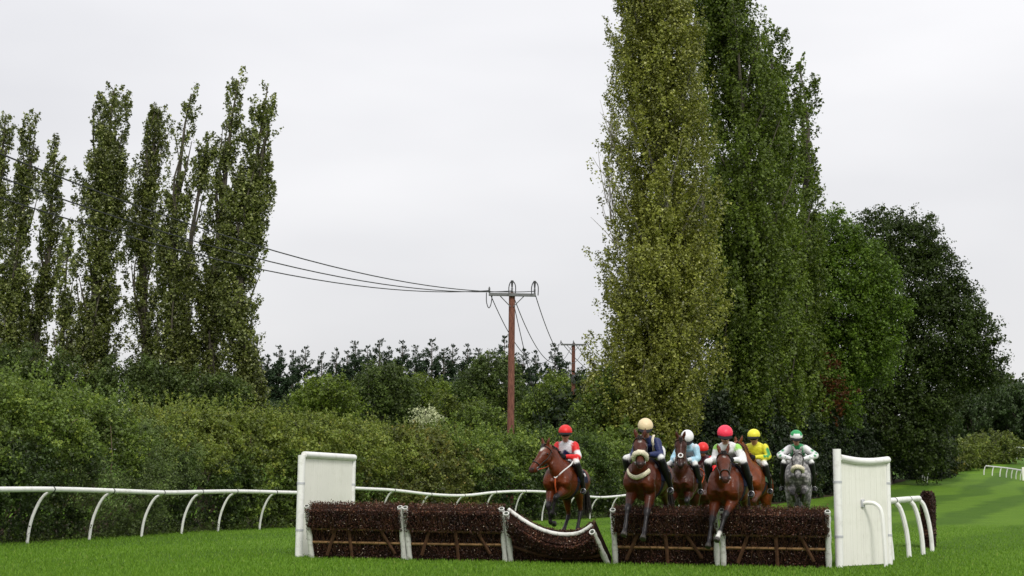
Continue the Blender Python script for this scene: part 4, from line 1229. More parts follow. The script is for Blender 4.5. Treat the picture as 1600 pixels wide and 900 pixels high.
st = cable('straight stay wire running down right from the near utility pole', T1 + Vector((0.1, 0, -0.6)), Vector((stay_end.x + 1.2, 86, 0.4)), 0.0, 0.022, n=6)
b = MB(); q = (at(823, 532, 79) - Vector(st.location)); 
dirn = (Vector((stay_end.x + 1.2, 86, 0.4)) - (T1 + Vector((0.1, 0, -0.6))))
q = dirn * 0.36; dn = dirn.normalized() * 0.16
b.tube([q - dn, q - dn * .5, q + dn * .5, q + dn], [0.04, 0.11, 0.11, 0.04], 8); b.build('stay_insulator', M['ceramic'], st)
# ------------------------------------------------------------------ horses and jockeys
def attr_mat(name, rough, spec, noise_amt=0.15, nscale=9.0, bump=0.0, bscale=18.0, dapple=None, sheen=0.0):
    """colour from the mesh's own coat / cloth colouring"""
    m, t, b = mat_nodes(name)
    a = t.nodes.new("ShaderNodeAttribute"); a.attribute_name = "hue"
    tc = t.nodes.new("ShaderNodeTexCoord")
    n = t.nodes.new("ShaderNodeTexNoise"); n.inputs["Scale"].default_value = nscale; n.inputs["Detail"].default_value = 6
    t.links.new(tc.outputs["Object"], n.inputs["Vector"])
    r = t.nodes.new("ShaderNodeValToRGB")
    r.color_ramp.elements[0].position = 0.3; r.color_ramp.elements[0].color = (1 - noise_amt,) * 3 + (1,)
    r.color_ramp.elements[1].position = 0.7; r.color_ramp.elements[1].color = (1 + noise_amt,) * 3 + (1,)
    t.links.new(n.outputs["Fac"], r.inputs["Fac"])
    mx = t.nodes.new("ShaderNodeMix"); mx.data_type = 'RGBA'; mx.blend_type = 'MULTIPLY'; mx.inputs[0].default_value = 1.0
    t.links.new(a.outputs["Color"], mx.inputs[6]); t.links.new(r.outputs["Color"], mx.inputs[7])
    src = mx.outputs[2]
    if dapple:
        v = t.nodes.new("ShaderNodeTexVoronoi"); v.inputs["Scale"].default_value = 17.0
        t.links.new(tc.outputs["Object"], v.inputs["Vector"])
        n4 = t.nodes.new("ShaderNodeTexNoise"); n4.inputs["Scale"].default_value = 30.0; n4.inputs["Detail"].default_value = 6; n4.inputs["Roughness"].default_value = 0.75
        t.links.new(tc.outputs["Object"], n4.inputs["Vector"])
        ad = t.nodes.new("ShaderNodeMath"); ad.operation = 'MULTIPLY'
        t.links.new(v.outputs["Distance"], ad.inputs[0]); t.links.new(n4.outputs["Fac"], ad.inputs[1])
        r2 = t.nodes.new("ShaderNodeValToRGB")
        r2.color_ramp.elements[0].position = 0.10; r2.color_ramp.elements[0].color = (1.25, 1.25, 1.25, 1)
        r2.color_ramp.elements[1].position = 0.34; r2.color_ramp.elements[1].color = (0.40, 0.40, 0.42, 1)
        t.links.new(ad.outputs[0], r2.inputs["Fac"])
        m2 = t.nodes.new("ShaderNodeMix"); m2.data_type = 'RGBA'; m2.blend_type = 'MULTIPLY'; m2.inputs[0].default_value = dapple
        t.links.new(src, m2.inputs[6]); t.links.new(r2.outputs["Color"], m2.inputs[7])
        src = m2.outputs[2]
    t.links.new(src, b.inputs["Base Color"])
    b.inputs["Roughness"].default_value = rough
    b.inputs["Specular IOR Level"].default_value = spec
    b.inputs["Sheen Weight"].default_value = sheen
    if bump:
        n3 = t.nodes.new("ShaderNodeTexNoise"); n3.inputs["Scale"].default_value = bscale; n3.inputs["Detail"].default_value = 3; n3.inputs["Distortion"].default_value = 0.8
        t.links.new(tc.outputs["Object"], n3.inputs["Vector"])
        bp = t.nodes.new("ShaderNodeBump"); bp.inputs["Strength"].default_value = bump; bp.inputs["Distance"].default_value = 0.03
        t.links.new(n3.outputs["Fac"], bp.inputs["Height"]); t.links.new(bp.outputs["Normal"], b.inputs["Normal"])
    return m
M['coat'] = attr_mat('bay_coat', 0.36, 0.22, 0.42, 3.6, 0.55, 7.0)
M['coat_grey'] = attr_mat('dappled_grey_coat', 0.55, 0.3, 0.2, 6.0, 0.1, 9.0, dapple=1.0)
M['silks'] = attr_mat('jockey_cloth', 0.5, 0.35, 0.05, 12.0, 0.55, 15.0)
M['leather'] = paint('dark_leather', (0.022, 0.015, 0.011), 0.45, 0.45, 0.3, 12.0)
M['tan_leather'] = paint('brown_leather', (0.075, 0.035, 0.018), 0.45, 0.45, 0.3, 12.0)
M['orange_rein'] = paint('orange_webbing', (0.38, 0.07, 0.02), 0.7, 0.2, 0.2)
M['sheepskin'] = paint('cream_sheepskin', (0.72, 0.66, 0.50), 0.95, 0.1, 0.15, 30.0, None, 0, 1.0, 60.0)
M['white_cloth'] = paint('white_cloth', (0.68, 0.68, 0.66), 0.8, 0.2, 0.08)
M['navy_cloth'] = paint('navy_cloth', (0.010, 0.012, 0.028), 0.85, 0.2, 0.2)
M['black_cloth'] = paint('black_cloth', (0.010, 0.010, 0.012), 0.8, 0.25, 0.2)
M['green_cloth'] = paint('green_cloth', (0.06, 0.11, 0.06), 0.85, 0.2, 0.2)
M['eye'] = paint('horse_eye', (0.006, 0.004, 0.003), 0.1, 0.6)
M['goggle'] = paint('goggle_lens', (0.008, 0.008, 0.009), 0.12, 0.6)
M['steel'] = paint('bright_steel', (0.30, 0.30, 0.31), 0.35, 0.5, 0.1, 8.0, metal=0.6)
M['hair_dark'] = paint('dark_horse_hair', (0.012, 0.008, 0.006), 0.55, 0.4, 0.3)
M['hair_red'] = paint('chestnut_horse_hair', (0.14, 0.04, 0.012), 0.55, 0.4, 0.3)
M['hair_grey'] = paint('grey_horse_hair', (0.16, 0.16, 0.16), 0.55, 0.4, 0.3)

BAY = (0.064, 0.0135, 0.0040); DARKBAY = (0.042, 0.0105, 0.0045); CHEST = (0.135, 0.030, 0.0060); BRIGHT = (0.092, 0.0190, 0.0046)
BLK = (0.013, 0.011, 0.012); SOCK = (0.62, 0.60, 0.56); HOOF = (0.045, 0.04, 0.035)
SKIN = (0.42, 0.20, 0.13); WHITE = (0.70, 0.70, 0.70); BREECH = (0.68, 0.68, 0.66); BOOT = (0.010, 0.010, 0.012)

def Lf(mb, ctrl, n, col, side=Vector((0, 1, 0)), segs=14):
    """loft of elliptic rings; ctrl rows: x y z a b (a along side, b across); col: colour or f(t)"""
    A = catmull(np.array(ctrl, float), n)
    A[:, 3:] = np.maximum(A[:, 3:], 0.006)
    k0 = len(mb.v)
    sd = side if isinstance(side, Vector) else [Vector(s) for s in catmull(np.array([tuple(s) for s in side]), n)]
    mb.tube([Vector(r[:3]) for r in A], [(r[3], r[4]) for r in A], segs, side=sd)
    cols = []
    for i in range(n):
        c = col(i / (n - 1)) if callable(col) else col
        cols += [c] * segs
    c0 = col(0.0) if callable(col) else col; c1 = col(1.0) if callable(col) else col
    mb.c[k0:] = cols + [c0, c1]

def organic(name, mb, voxel, mat, parent, smooth_it=5, patches=()):
    me = bpy.data.meshes.new(name + '_source'); me.from_pydata(mb.v, [], mb.f)
    ob = bpy.data.objects.new(name + '_source', me); COL.objects.link(ob)
    r = ob.modifiers.new('r', 'REMESH'); r.mode = 'VOXEL'; r.voxel_size = voxel
    s = ob.modifiers.new('s', 'SMOOTH'); s.factor = 0.5; s.iterations = smooth_it
    dg = bpy.context.evaluated_depsgraph_get()
    out = bpy.data.meshes.new_from_object(ob.evaluated_get(dg))
    bpy.data.objects.remove(ob); bpy.data.meshes.remove(me)
    out.name = name; out.materials.clear()
    kd = KDTree(len(mb.v))
    for i, p in enumerate(mb.v): kd.insert(p, i)
    kd.balance()
    n = len(out.vertices)
    col = np.empty((n, 4), np.float32)
    for i, v in enumerate(out.vertices):
        _, j, _ = kd.find(v.co)
        c = mb.c[j]
        for (pp, rad, pc) in patches:
            if (v.co - pp).length < rad: c = pc
        col[i] = (*c, 1)
    # soften the borders by one ring
    ed = np.empty(len(out.edges) * 2, np.int32); out.edges.foreach_get("vertices", ed); ed = ed.reshape(-1, 2)
    acc = col.copy(); cnt = np.ones((n, 1), np.float32)
    np.add.at(acc, ed[:, 0], col[ed[:, 1]]); np.add.at(acc, ed[:, 1], col[ed[:, 0]])
    np.add.at(cnt, ed[:, 0], 1); np.add.at(cnt, ed[:, 1], 1)
    col = acc / cnt
    at_ = out.attributes.new("hue", 'FLOAT_COLOR', 'POINT'); at_.data.foreach_set("color", col.reshape(-1))
    out.polygons.foreach_set("use_smooth", [True] * len(out.polygons))
    return link(name, out, mat, parent)

def dr(deg, dy=0.0):
    a = math.radians(deg)
    v = Vector((math.sin(a), dy, -math.cos(a))); return v.normalized()

TRUNK = np.array([ # x, zc, half width, half height
    (-0.80, 1.22, 0.08, 0.10), (-0.75, 1.24, 0.17, 0.20), (-0.62, 1.265, 0.245, 0.265), (-0.45, 1.26, 0.275, 0.285), (-0.22, 1.235, 0.265, 0.285),
    (0.0, 1.205, 0.28, 0.30), (0.20, 1.19, 0.285, 0.335), (0.38, 1.20, 0.265, 0.37), (0.52, 1.21, 0.245, 0.36), (0.66, 1.19, 0.215, 0.27), (0.77, 1.17, 0.15, 0.18), (0.82, 1.16, 0.08, 0.10)])

def make_horse(label, X, Y, heading, lift, pitch, poll, hang, turn, legs, coat, points=BLK, hair='hair_dark', socks=(), blaze=None, mat='coat', cloth='navy_cloth', nose=None, tack='leather', breast=None, neck_y=0.0, rein='leather'):
    ang = math.atan2(heading[1], heading[0])
    root = empty('horse', (X, Y, 0), (0, 0, ang))
    tag(root, label, 'horse', 'racehorses jumping the hurdles')
    Rp = Matrix.Rotation(-math.radians(pitch), 3, 'Y')
    piv = Vector((0, 0, 1.2))
    def B(x, y, z): return Rp @ (Vector((x, y, z)) - piv) + piv + Vector((0, 0, lift))
    mb = MB()
    sideY = Vector((0, 1, 0))
    rows = []
    for x, zc, a, b in TRUNK:
        p = B(x, 0, zc); rows.append((p.x, p.y, p.z, a, b))
    belly = tuple(0.85 * c + 0.0 for c in coat)
    Lf(mb, rows, 30, coat, sideY, 22)
    # chest muscles and shoulders
    for s in (-1, 1):
        p1, p2 = B(0.62, s * 0.115, 1.30), B(0.80, s * 0.105, 1.06)
        Lf(mb, [(*p1, 0.09, 0.12), (*((p1 + p2) / 2), 0.100, 0.13), (*p2, 0.088, 0.10)], 8, coat, sideY, 12)
    # legs
    for key, s, front in (('LF', 1, True), ('RF', -1, True), ('LH', 1, False), ('RH', -1, False)):
        L = legs[key]
        sock = key in socks
        if front:
            ex, ez = L.get('e', (0, 0))
            sh, pt, el = B(0.52, s * 0.14, 1.36), B(0.72 + ex * .5, s * 0.165, 1.10 + ez * .5), B(0.50 + ex, s * 0.155, 0.97 + ez)
            Lf(mb, [(*sh, 0.10, 0.15), (*((sh + pt) / 2), 0.115, 0.16), (*pt, 0.105, 0.12), (*((pt + el) / 2), 0.105, 0.12), (*el, 0.085, 0.10)], 16, coat, sideY, 14)
            a1, a2, a3 = L['a']; sp = L.get('s', 0.0) * s
            kn = el + dr(a1, sp) * 0.44; ft = kn + dr(a2, sp) * 0.30; co = ft + dr(a3, sp) * 0.11; ho = co + dr(a3, sp) * 0.085
            ctrl = [(*el, 0.098, 0.125), (*el.lerp(kn, 0.35), 0.090, 0.105), (*el.lerp(kn, 0.75), 0.060, 0.066), (*el.lerp(kn, 0.95), 0.058, 0.060), (*kn.lerp(ft, 0.06), 0.052, 0.054), (*kn.lerp(ft, 0.25), 0.036, 0.042), (*kn.lerp(ft, 0.75), 0.035, 0.042),
                    (*ft, 0.044, 0.050), (*ft.lerp(co, 0.55), 0.036, 0.040), (*co, 0.046, 0.050), (*ho, 0.060, 0.066)]
            cut = 0.16
        else:
            a0, a1, a2, a3 = L['a']; sp = L.get('s', 0.0) * s
            hip = B(-0.54, s * 0.125, 1.34)
            st = hip + dr(a0, sp) * 0.42; hk = st + dr(a1, sp) * 0.47; ft = hk + dr(a2, sp) * 0.40; co = ft + dr(a3, sp) * 0.11; ho = co + dr(a3, sp) * 0.085
            Lf(mb, [(*hip, 0.14, 0.22), (*hip.lerp(st, 0.5), 0.15, 0.23), (*st, 0.115, 0.165), (*st.lerp(hk, 0.25), 0.095, 0.13)], 14, coat, sideY, 14)
            ctrl = [(*st, 0.11, 0.15), (*st.lerp(hk, 0.4), 0.082, 0.105), (*st.lerp(hk, 0.8), 0.050, 0.066), (*hk, 0.052, 0.070), (*hk.lerp(ft, 0.15), 0.044, 0.058), (*hk.lerp(ft, 0.35), 0.037, 0.045), (*hk.lerp(ft, 0.8), 0.037, 0.044),
                    (*ft, 0.046, 0.052), (*ft.lerp(co, 0.55), 0.037, 0.041), (*co, 0.047, 0.051), (*ho, 0.060, 0.066)]
            cut = 0.20
        def lc(t, cut=cut, sock=sock):
            if t > 0.93: return HOOF
            if sock and t > 0.70: return SOCK
            if t > cut + 0.06: return points
            if t > cut: return tuple(0.5 * (c + p) for c, p in zip(coat, points))
            return coat
        Lf(mb, ctrl, 34, lc, sideY, 12)
    # neck
    pol = Vector(poll)
    tr = math.radians(turn); ha = math.radians(hang)
    d = Vector((math.cos(ha) * math.cos(tr), math.cos(ha) * math.sin(tr), -math.sin(ha)))
    hs = Vector((-math.sin(tr), math.cos(tr), 0))            # head's left
    nup = hs.cross(d) * -1.0
    if nup.z < 0: nup = -nup
    nb0, nb1 = B(0.40, 0, 1.30), B(0.62, 0, 1.36)
    mid = nb1.lerp(pol, 0.5) + Vector((-0.02, neck_y, 0.05))
    end = pol + d * 0.05 - nup * 0.05
    Lf(mb, [(*nb0, 0.16, 0.30), (*nb1, 0.155, 0.285), (*nb1.lerp(mid, 0.55), 0.125, 0.235), (*mid, 0.100, 0.195), (*mid.lerp(end, 0.55), 0.086, 0.160), (*end, 0.085, 0.130)], 20, coat, [sideY, sideY, sideY, (sideY + hs) / 2, hs, hs], 16)
    # head
    HR = [(-0.06, 0.060, 0.070), (-0.02, 0.088, 0.098), (0.06, 0.100, 0.122), (0.14, 0.108, 0.140), (0.22, 0.098, 0.138), (0.31, 0.080, 0.115), (0.40, 0.066, 0.092), (0.48, 0.062, 0.080), (0.55, 0.066, 0.074), (0.60, 0.060, 0.062), (0.635, 0.038, 0.040)]
    def head_at(s):
        a = np.interp(s, [r[0] for r in HR], [r[1] for r in HR]); b = np.interp(s, [r[0] for r in HR], [r[2] for r in HR])
        return pol + d * s - nup * (b - 0.085), a, b
    hrows = []
    for s, a, b in HR:
        c = pol + d * s - nup * (b - 0.085); hrows.append((*c, a, b))
    muz = tuple(0.35 * c + 0.65 * p for c, p in zip(coat, points))
    Lf(mb, hrows, 26, lambda t: muz if t > 0.86 else coat, hs, 16)
    # brow ridges, cheeks, nostril wings, ears
    for s in (-1, 1):
        c, a, b = head_at(0.15); q = c + hs * s * 0.080 + nup * 0.055
        Lf(mb, [(*(q - d * 0.06), 0.020, 0.020), (*q, 0.036, 0.036), (*(q + d * 0.07), 0.015, 0.015)], 6, coat, hs, 10)
        c, a, b = head_at(0.20); q = c + hs * s * 0.062 - nup * 0.06
        Lf(mb, [(*(q - d * 0.09), 0.02, 0.04), (*q, 0.042, 0.085), (*(q + d * 0.09), 0.015, 0.04)], 8, coat, hs, 10)
        c, a, b = head_at(0.575); q = c + hs * s * 0.048 + nup * 0.022
        Lf(mb, [(*(q - d * 0.035), 0.014, 0.014), (*q, 0.026, 0.030), (*(q + d * 0.03), 0.014, 0.014)], 6, muz, hs, 8)
        e0 = pol + hs * s * 0.058 + nup * 0.055 - d * 0.01
        ed = (nup * 0.55 - d * 0.72 + hs * s * 0.25).normalized()
        Lf(mb, [(*(e0 - ed * 0.03), 0.030, 0.024), (*(e0 + ed * 0.045), 0.040, 0.026), (*(e0 + ed * 0.095), 0.030, 0.020), (*(e0 + ed * 0.15), 0.008, 0.008)], 9, coat, hs, 10)
    # lower jaw / chin
    c1, c2 = pol + d * 0.40 - nup * 0.085, pol + d * 0.575 - nup * 0.065
    Lf(mb, [(*c1, 0.040, 0.030), (*((c1 + c2) / 2), 0.038, 0.032), (*c2, 0.034, 0.028)], 6, muz, hs, 10)
    patches = []
    for s in (-1, 1):
        c, a, b = head_at(0.585); patches.append((c + hs * s * 0.060 + nup * 0.045, 0.030, (0.008, 0.006, 0.006)))
    if blaze:
        for (s, rad) in blaze:
            c, a, b = head_at(s); patches.append((c + nup * b, rad, SOCK))
    organic('body', mb, 0.0205, M[mat], root, 3, patches)
    # eyes
    for s in (-1, 1):
        c, a, b = head_at(0.155); q = c + hs * s * 0.098 + nup * 0.040
        e = MB(); e.tube([q - d * 0.024, q - d * 0.014, q, q + d * 0.014, q + d * 0.024], [0.003, 0.018, 0.023, 0.018, 0.003], 10); e.build('eye', M['eye'], root)
    # mane and tail
    mn = MB()
    for k in range(60):
        f = k / 59; p = nb1.lerp(mid, f * 2) if f < 0.5 else mid.lerp(end, (f - 0.5) * 2)
        top = (np.interp(f, [0, 0.5, 1], [0.27, 0.185, 0.13]))
        ax = (end - nb1).normalized(); up = (Vector((0, 0, 1)) - ax * ax.z).normalized()
        q = p + up * (top - 0.01)
        e1 = q + up * 0.035 + sideY * random.uniform(-0.02, 0.05) - ax * 0.02
        mn.tube([q, e1, e1 - up * random.uniform(0.03, 0.09) + sideY * random.uniform(0.02, 0.06)], [0.010, 0.009, 0.003], 4)
    for k in range(9):
        q = pol + nup * 0.07 + hs * random.uniform(-0.04, 0.04) - d * 0.01
        mn.tube([q, q + nup * 0.05 + d * 0.04, q + nup * random.uniform(0.02, 0.05) + d * random.uniform(0.09, 0.15) + hs * random.uniform(-.03, .03)], [0.010, 0.009, 0.003], 4)
    mn.build('mane', M[hair], root)["kind"] = 'stuff'
    tl = MB(); t0 = B(-0.79, 0, 1.40)
    for k in range(46):
        o = Vector((random.uniform(-.03, .02), random.uniform(-.03, .03), random.uniform(-.03, .03)))
        w_ = Vector((random.uniform(-.10, .05), random.uniform(-.10, .10), random.uniform(-.10, .05)))
        tl.tube(catmull([tuple(t0 + o), tuple(t0 + o + Vector((-0.14, 0, -0.02))), tuple(t0 + Vector((-0.28, 0, -0.30)) + w_ * 0.7), tuple(t0 + Vector((-0.33, 0, -0.72)) + w_ * 1.2)], 7), [0.014, 0.016, 0.016, 0.014, 0.012, 0.008, 0.003], 4)
    tl.build('tail', M[hair], root)["kind"] = 'stuff'
    # saddle cloth, saddle, girth
    def tr_ring(x):
        return np.interp(x, TRUNK[:, 0], TRUNK[:, 1]), np.interp(x, TRUNK[:, 0], TRUNK[:, 2]), np.interp(x, TRUNK[:, 0], TRUNK[:, 3])
    def drape(x0, x1, p0, p1, scale, name, mt, thick=0.012):
        m_ = MB(); nx, npp = 7, 14
        outer, inner = [], []
        for i in range(nx):
            x = x0 + (x1 - x0) * i / (nx - 1); zc, a, b = tr_ring(x)
            for j in range(npp):
                ph = math.radians(p0 + (p1 - p0) * j / (npp - 1))
                outer.append(B(x, (a + scale + thick) * math.sin(ph), zc + (b + scale + thick) * math.cos(ph)))
                inner.append(B(x, (a + scale - 0.02) * math.sin(ph), zc + (b + scale - 0.02) * math.cos(ph)))
        k = len(outer); fs = []
        for i in range(nx - 1):
            for j in range(npp - 1):
                q = i * npp + j
                fs.append((q, q + 1, q + npp + 1, q + npp)); fs.append((k + q, k + q + npp, k + q + npp + 1, k + q + 1))
        for i in range(nx - 1):
            for j in (0, npp - 1):
                q = i * npp + j; fs.append((q, q + npp, k + q + npp, k + q))
        for j in range(npp - 1):
            for i in (0, nx - 1):
                q = i * npp + j; fs.append((q, q + 1, k + q + 1, k + q))
        m_.add(outer + inner, fs); return m_.build(name, mt, root)
    drape(-0.30, 0.32, -92, 92, 0.012, 'saddle_cloth', M[cloth])
    for s in (-1, 1):
        drape(-0.21, -0.13, s * 58, s * 70, 0.026, 'cloth_number', M['white_cloth'], 0.004)
    drape(-0.12, 0.26, -52, 52, 0.030, 'saddle', M['leather'], 0.022)
    drape(0.22, 0.31, 60, 300, 0.008, 'girth', M[tack] if tack != 'leather' else M['black_cloth'], 0.006)
    # bridle
    def head_ring(s, name, mt, r, grow=0.006, squash=1.0):
        c, a, b = head_at(s); m_ = MB(); P_ = []
        for j in range(25):
            an = 2 * math.pi * j / 24
            P_.append(c + hs * ((a + grow) * math.cos(an)) + nup * ((b + grow) * math.sin(an)))
        m_.tube(P_, r, 8, caps=False); return m_.build(name, mt, root)
    head_ring(0.43, 'noseband', M[tack], 0.011)
    head_ring(0.045, 'browband', M[tack], 0.010)
    m_ = MB()
    for s in (-1, 1):
        P_ = []
        for t_ in (0.03, 0.12, 0.22, 0.32, 0.42, 0.50):
            c, a, b = head_at(t_); P_.append(c + hs * s * (a + 0.010) - nup * 0.02)
        m_ = MB(); m_.tube(P_, 0.009, 6); m_.build('cheek_strap', M[tack], root)
        c, a, b = head_at(0.51); q = c + hs * s * (a + 0.018) - nup * 0.03
        r_ = MB(); r_.tube([q + d * 0.028 * math.cos(j * math.pi / 6) + nup * 0.028 * math.sin(j * math.pi / 6) for j in range(13)], 0.006, 6, caps=False); r_.build('bit_ring', M['steel'], root)
    if nose == 'sheepskin':
        c, a, b = head_at(0.40); P_, R_ = [], []
        for j in range(17):
            an = math.radians(-25 + 230 * j / 16)
            P_.append(c + hs * ((a + 0.034) * math.cos(an)) + nup * ((b + 0.030) * math.sin(an))); R_.append((0.046 + 0.007 * math.sin(j * 2.3), 0.048))
        m_ = MB(); m_.tube(P_, R_, 12); m_.build('sheepskin_noseband', M['sheepskin'], root)
    if nose == 'badge':
        c, a, b = head_at(0.40); q = c + nup * (b + 0.016)
        m_ = MB(); m_.tube([q + hs * 0.042 * math.cos(j * math.pi / 8) + d * 0.042 * math.sin(j * math.pi / 8) for j in range(17)], 0.013, 6, caps=False); m_.build('white_noseband_ring', M['white_cloth'], root)
    if breast:
        kind, mt = breast
        m_ = MB()
        if kind == 'collar':
            P_ = []
            for j in range(15):
                an = math.radians(-70 + 140 * j / 14)
                P_.append(nb1.lerp(mid, 0.25) + Vector((0.06, 0, -0.06)) + sideY * (0.20 * math.sin(an)) + (Vector((0.86, 0, -0.5)) * (0.285 * math.cos(an))) + Vector((0.0, 0, -0.02 + 0.03 * abs(math.sin(an)))))
            m_.tube(P_, [(0.020, 0.040)] * 15, 8)
            m_.build('breast_collar', mt, root)
        else:
            ctr = B(0.845, 0, 1.18)
            for s in (-1, 1):
                P_ = catmull([tuple(ctr), tuple(B(0.79, s * 0.13, 1.32)), tuple(B(0.62, s * 0.215, 1.45)), tuple(B(0.42, s * 0.20, 1.55))], 10)
                b_ = MB(); b_.tube(P_, 0.013, 6); b_.build('breastplate_strap', mt, root)
            b_ = MB(); b_.tube(catmull([tuple(ctr), tuple(B(0.84, 0, 1.05)), tuple(B(0.74, 0, 0.90))], 6), 0.015, 6); b_.build('breastplate_strap', M['orange_rein'], root)
    mouth = []
    for s in (-1, 1):
        c, a, b = head_at(0.51); mouth.append(c + hs * s * (a + 0.022) - nup * 0.05)
    return dict(root=root, mouth=mouth, B=B, lift=lift, rein=rein, saddle=B(0.10, 0, 1.53))

def make_jockey(label, H, hip, sho, head, look, hands, cap, body_c, sleeve, capfn=None, knee=(0.42, 0.27, 0.02), foot=(-0.06, 0.31, -0.46), face_tilt=0.25, body_fn=None, elbow_out=0.15, elbow_z=-0.02, extras=None, lean=0.0, chest=None, braces=None):
    """hip, sho, head, hands: local x, y, z in the horse's frame (z absolute)"""
    hr = H['root']
    root = empty('person', hr.location, hr.rotation_euler)
    tag(root, label, 'person', 'jockeys on the racehorses')
    mb = MB(); Y_ = Vector((0, 1, 0))
    hp, sh, hd = Vector(hip), Vector(sho), Vector(head)
    sad = H['saddle']
    axis = (sh - hp); L = axis.length; axis.normalize()
    def bc(t): return body_fn(t) if body_fn else body_c
    Lf(mb, [(*(hp - axis * 0.10), 0.10, 0.09), (*hp, 0.165, 0.135), (*(hp + axis * 0.12), 0.15, 0.12)], 8, BREECH, Y_, 18)
    Lf(mb, [(*(hp + axis * 0.08), 0.155, 0.125), (*hp.lerp(sh, 0.40), 0.155, 0.125), (*hp.lerp(sh, 0.72), 0.185, 0.140), (*sh, 0.185, 0.115), (*(sh + axis * 0.06), 0.12, 0.085)], 18, bc, Y_, 20)
    nk = sh + axis * 0.04
    fd = Vector((math.cos(math.radians(look)) * math.cos(face_tilt), math.sin(math.radians(look)) * math.cos(face_tilt), -math.sin(face_tilt)))
    hsd = Vector((-math.sin(math.radians(look)), math.cos(math.radians(look)), 0))
    hu = fd.cross(hsd)
    Lf(mb, [(*nk, 0.085, 0.08), (*nk.lerp(hd - hu * 0.08 - fd * 0.02, 0.6), 0.058, 0.06), (*(hd - hu * 0.06 - fd * 0.02), 0.055, 0.058)], 8, lambda t: bc(1.0) if t < 0.45 else SKIN, Y_, 12)
    hrows = [(-0.125, 0.030, 0.030, 0.035), (-0.105, 0.048, 0.055, 0.022), (-0.06, 0.064, 0.080, 0.008), (-0.01, 0.072, 0.092, 0.0), (0.05, 0.075, 0.097, -0.004), (0.10, 0.060, 0.080, -0.006), (0.125, 0.03, 0.04, -0.006)]
    Lf(mb, [(*(hd + hu * s + fd * o), a, b) for s, a, b, o in hrows], 16, SKIN, hsd, 16)
    ns = hd + fd * 0.092 - hu * 0.03
    Lf(mb, [(*(ns + hu * 0.03 - fd * 0.012), 0.010, 0.010), (*(ns), 0.014, 0.014), (*(ns - hu * 0.018 + fd * 0.010), 0.018, 0.014), (*(ns - hu * 0.028 - fd * 0.004), 0.010, 0.008)], 8, SKIN, hsd, 8)
    for s in (-1, 1):
        q = hd + hsd * s * 0.074 - hu * 0.025
        Lf(mb, [(*(q - hu * 0.03), 0.008, 0.012), (*q, 0.012, 0.020), (*(q + hu * 0.03), 0.008, 0.014)], 6, SKIN, hsd, 8)
    patches = [(hd + fd * 0.085 - hu * 0.075, 0.018, (0.22, 0.07, 0.055))]
    gl = []
    fwd = axis.cross(Y_) * -1.0
    if fwd.x < 0: fwd = -fwd
    for (f, yy, rad, pc) in (chest or []): patches.append((hp.lerp(sh, f) + fwd * 0.13 + Y_ * yy, rad, pc))
    for s in (-1, 1):
        so = sh + Y_ * s * 0.165 - axis * 0.02
        hn = Vector((hands[0], s * hands[1] + (hands[3] if len(hands) > 3 else 0), hands[2]))
        el = so.lerp(hn, 0.48) + Vector((-0.10, s * elbow_out, elbow_z - 0.08))
        sc = sleeve if not callable(sleeve) else None
        Lf(mb, [(*(so - Y_ * s * 0.05), 0.070, 0.075), (*so, 0.080, 0.085), (*so.lerp(el, 0.5), 0.068, 0.074), (*el, 0.060, 0.064), (*el.lerp(hn, 0.5), 0.055, 0.055), (*el.lerp(hn, 0.86), 0.042, 0.042), (*hn, 0.030, 0.030)], 26,
           (lambda t, s=s: sleeve(t, s)) if callable(sleeve) else sc, Y_, 14)
        gl.append((hn, (hn - el).normalized(), s))
        if extras:
            for (f, rad, pc) in extras:
                q = so.lerp(el, f * 2) if f < 0.5 else el.lerp(hn, f * 2 - 1)
                patches.append((q + Vector((0.05, s * 0.045, 0.02)), rad, pc))
        # legs
        hj = hp + Y_ * s * 0.09 - axis * 0.02
        kn = sad + Vector((knee[0], s * knee[1], knee[2])); ft = sad + Vector((foot[0], s * foot[1], foot[2]))
        Lf(mb, [(*hj, 0.105, 0.115), (*hj.lerp(kn, 0.4), 0.092, 0.100), (*hj.lerp(kn, 0.85), 0.066, 0.070), (*kn, 0.062, 0.066), (*kn.lerp(ft, 0.12), 0.054, 0.060)], 16, lambda t: BREECH if t < 0.80 else BOOT, Y_, 14)
        Lf(mb, [(*kn.lerp(ft, 0.02), 0.066, 0.072), (*kn.lerp(ft, 0.3), 0.068, 0.078), (*kn.lerp(ft, 0.8), 0.048, 0.054), (*ft, 0.042, 0.046)], 12, BOOT, Y_, 12)
        Lf(mb, [(*(ft + Vector((-0.05, 0, -0.03))), 0.034, 0.034), (*(ft + Vector((0.02, 0, -0.045))), 0.040, 0.036), (*(ft + Vector((0.12, s * 0.015, -0.07))), 0.042, 0.030), (*(ft + Vector((0.19, s * 0.02, -0.085))), 0.026, 0.020)], 10, BOOT, Y_, 12)
        # stirrup iron and leather belong to the horse's tack
        ir = MB(); c = ft + Vector((0.09, s * 0.012, -0.06))
        ir.tube([c + Vector((0, 0.054 * math.cos(j * math.pi / 8), 0.055 * math.sin(j * math.pi / 8) + 0.012)) for j in range(17)], 0.006, 6, caps=False)
        ir.build('stirrup', M['steel'], hr)
        sl = MB(); sl.tube([c + Vector((0, 0, 0.075)), c.lerp(kn, 0.5) + Vector((0, s * 0.07, 0.05)), sad + Vector((0.10, s * 0.27, -0.06))], [(0.014, 0.006)] * 3, 6); sl.build('stirrup_leather', M['leather'], hr)
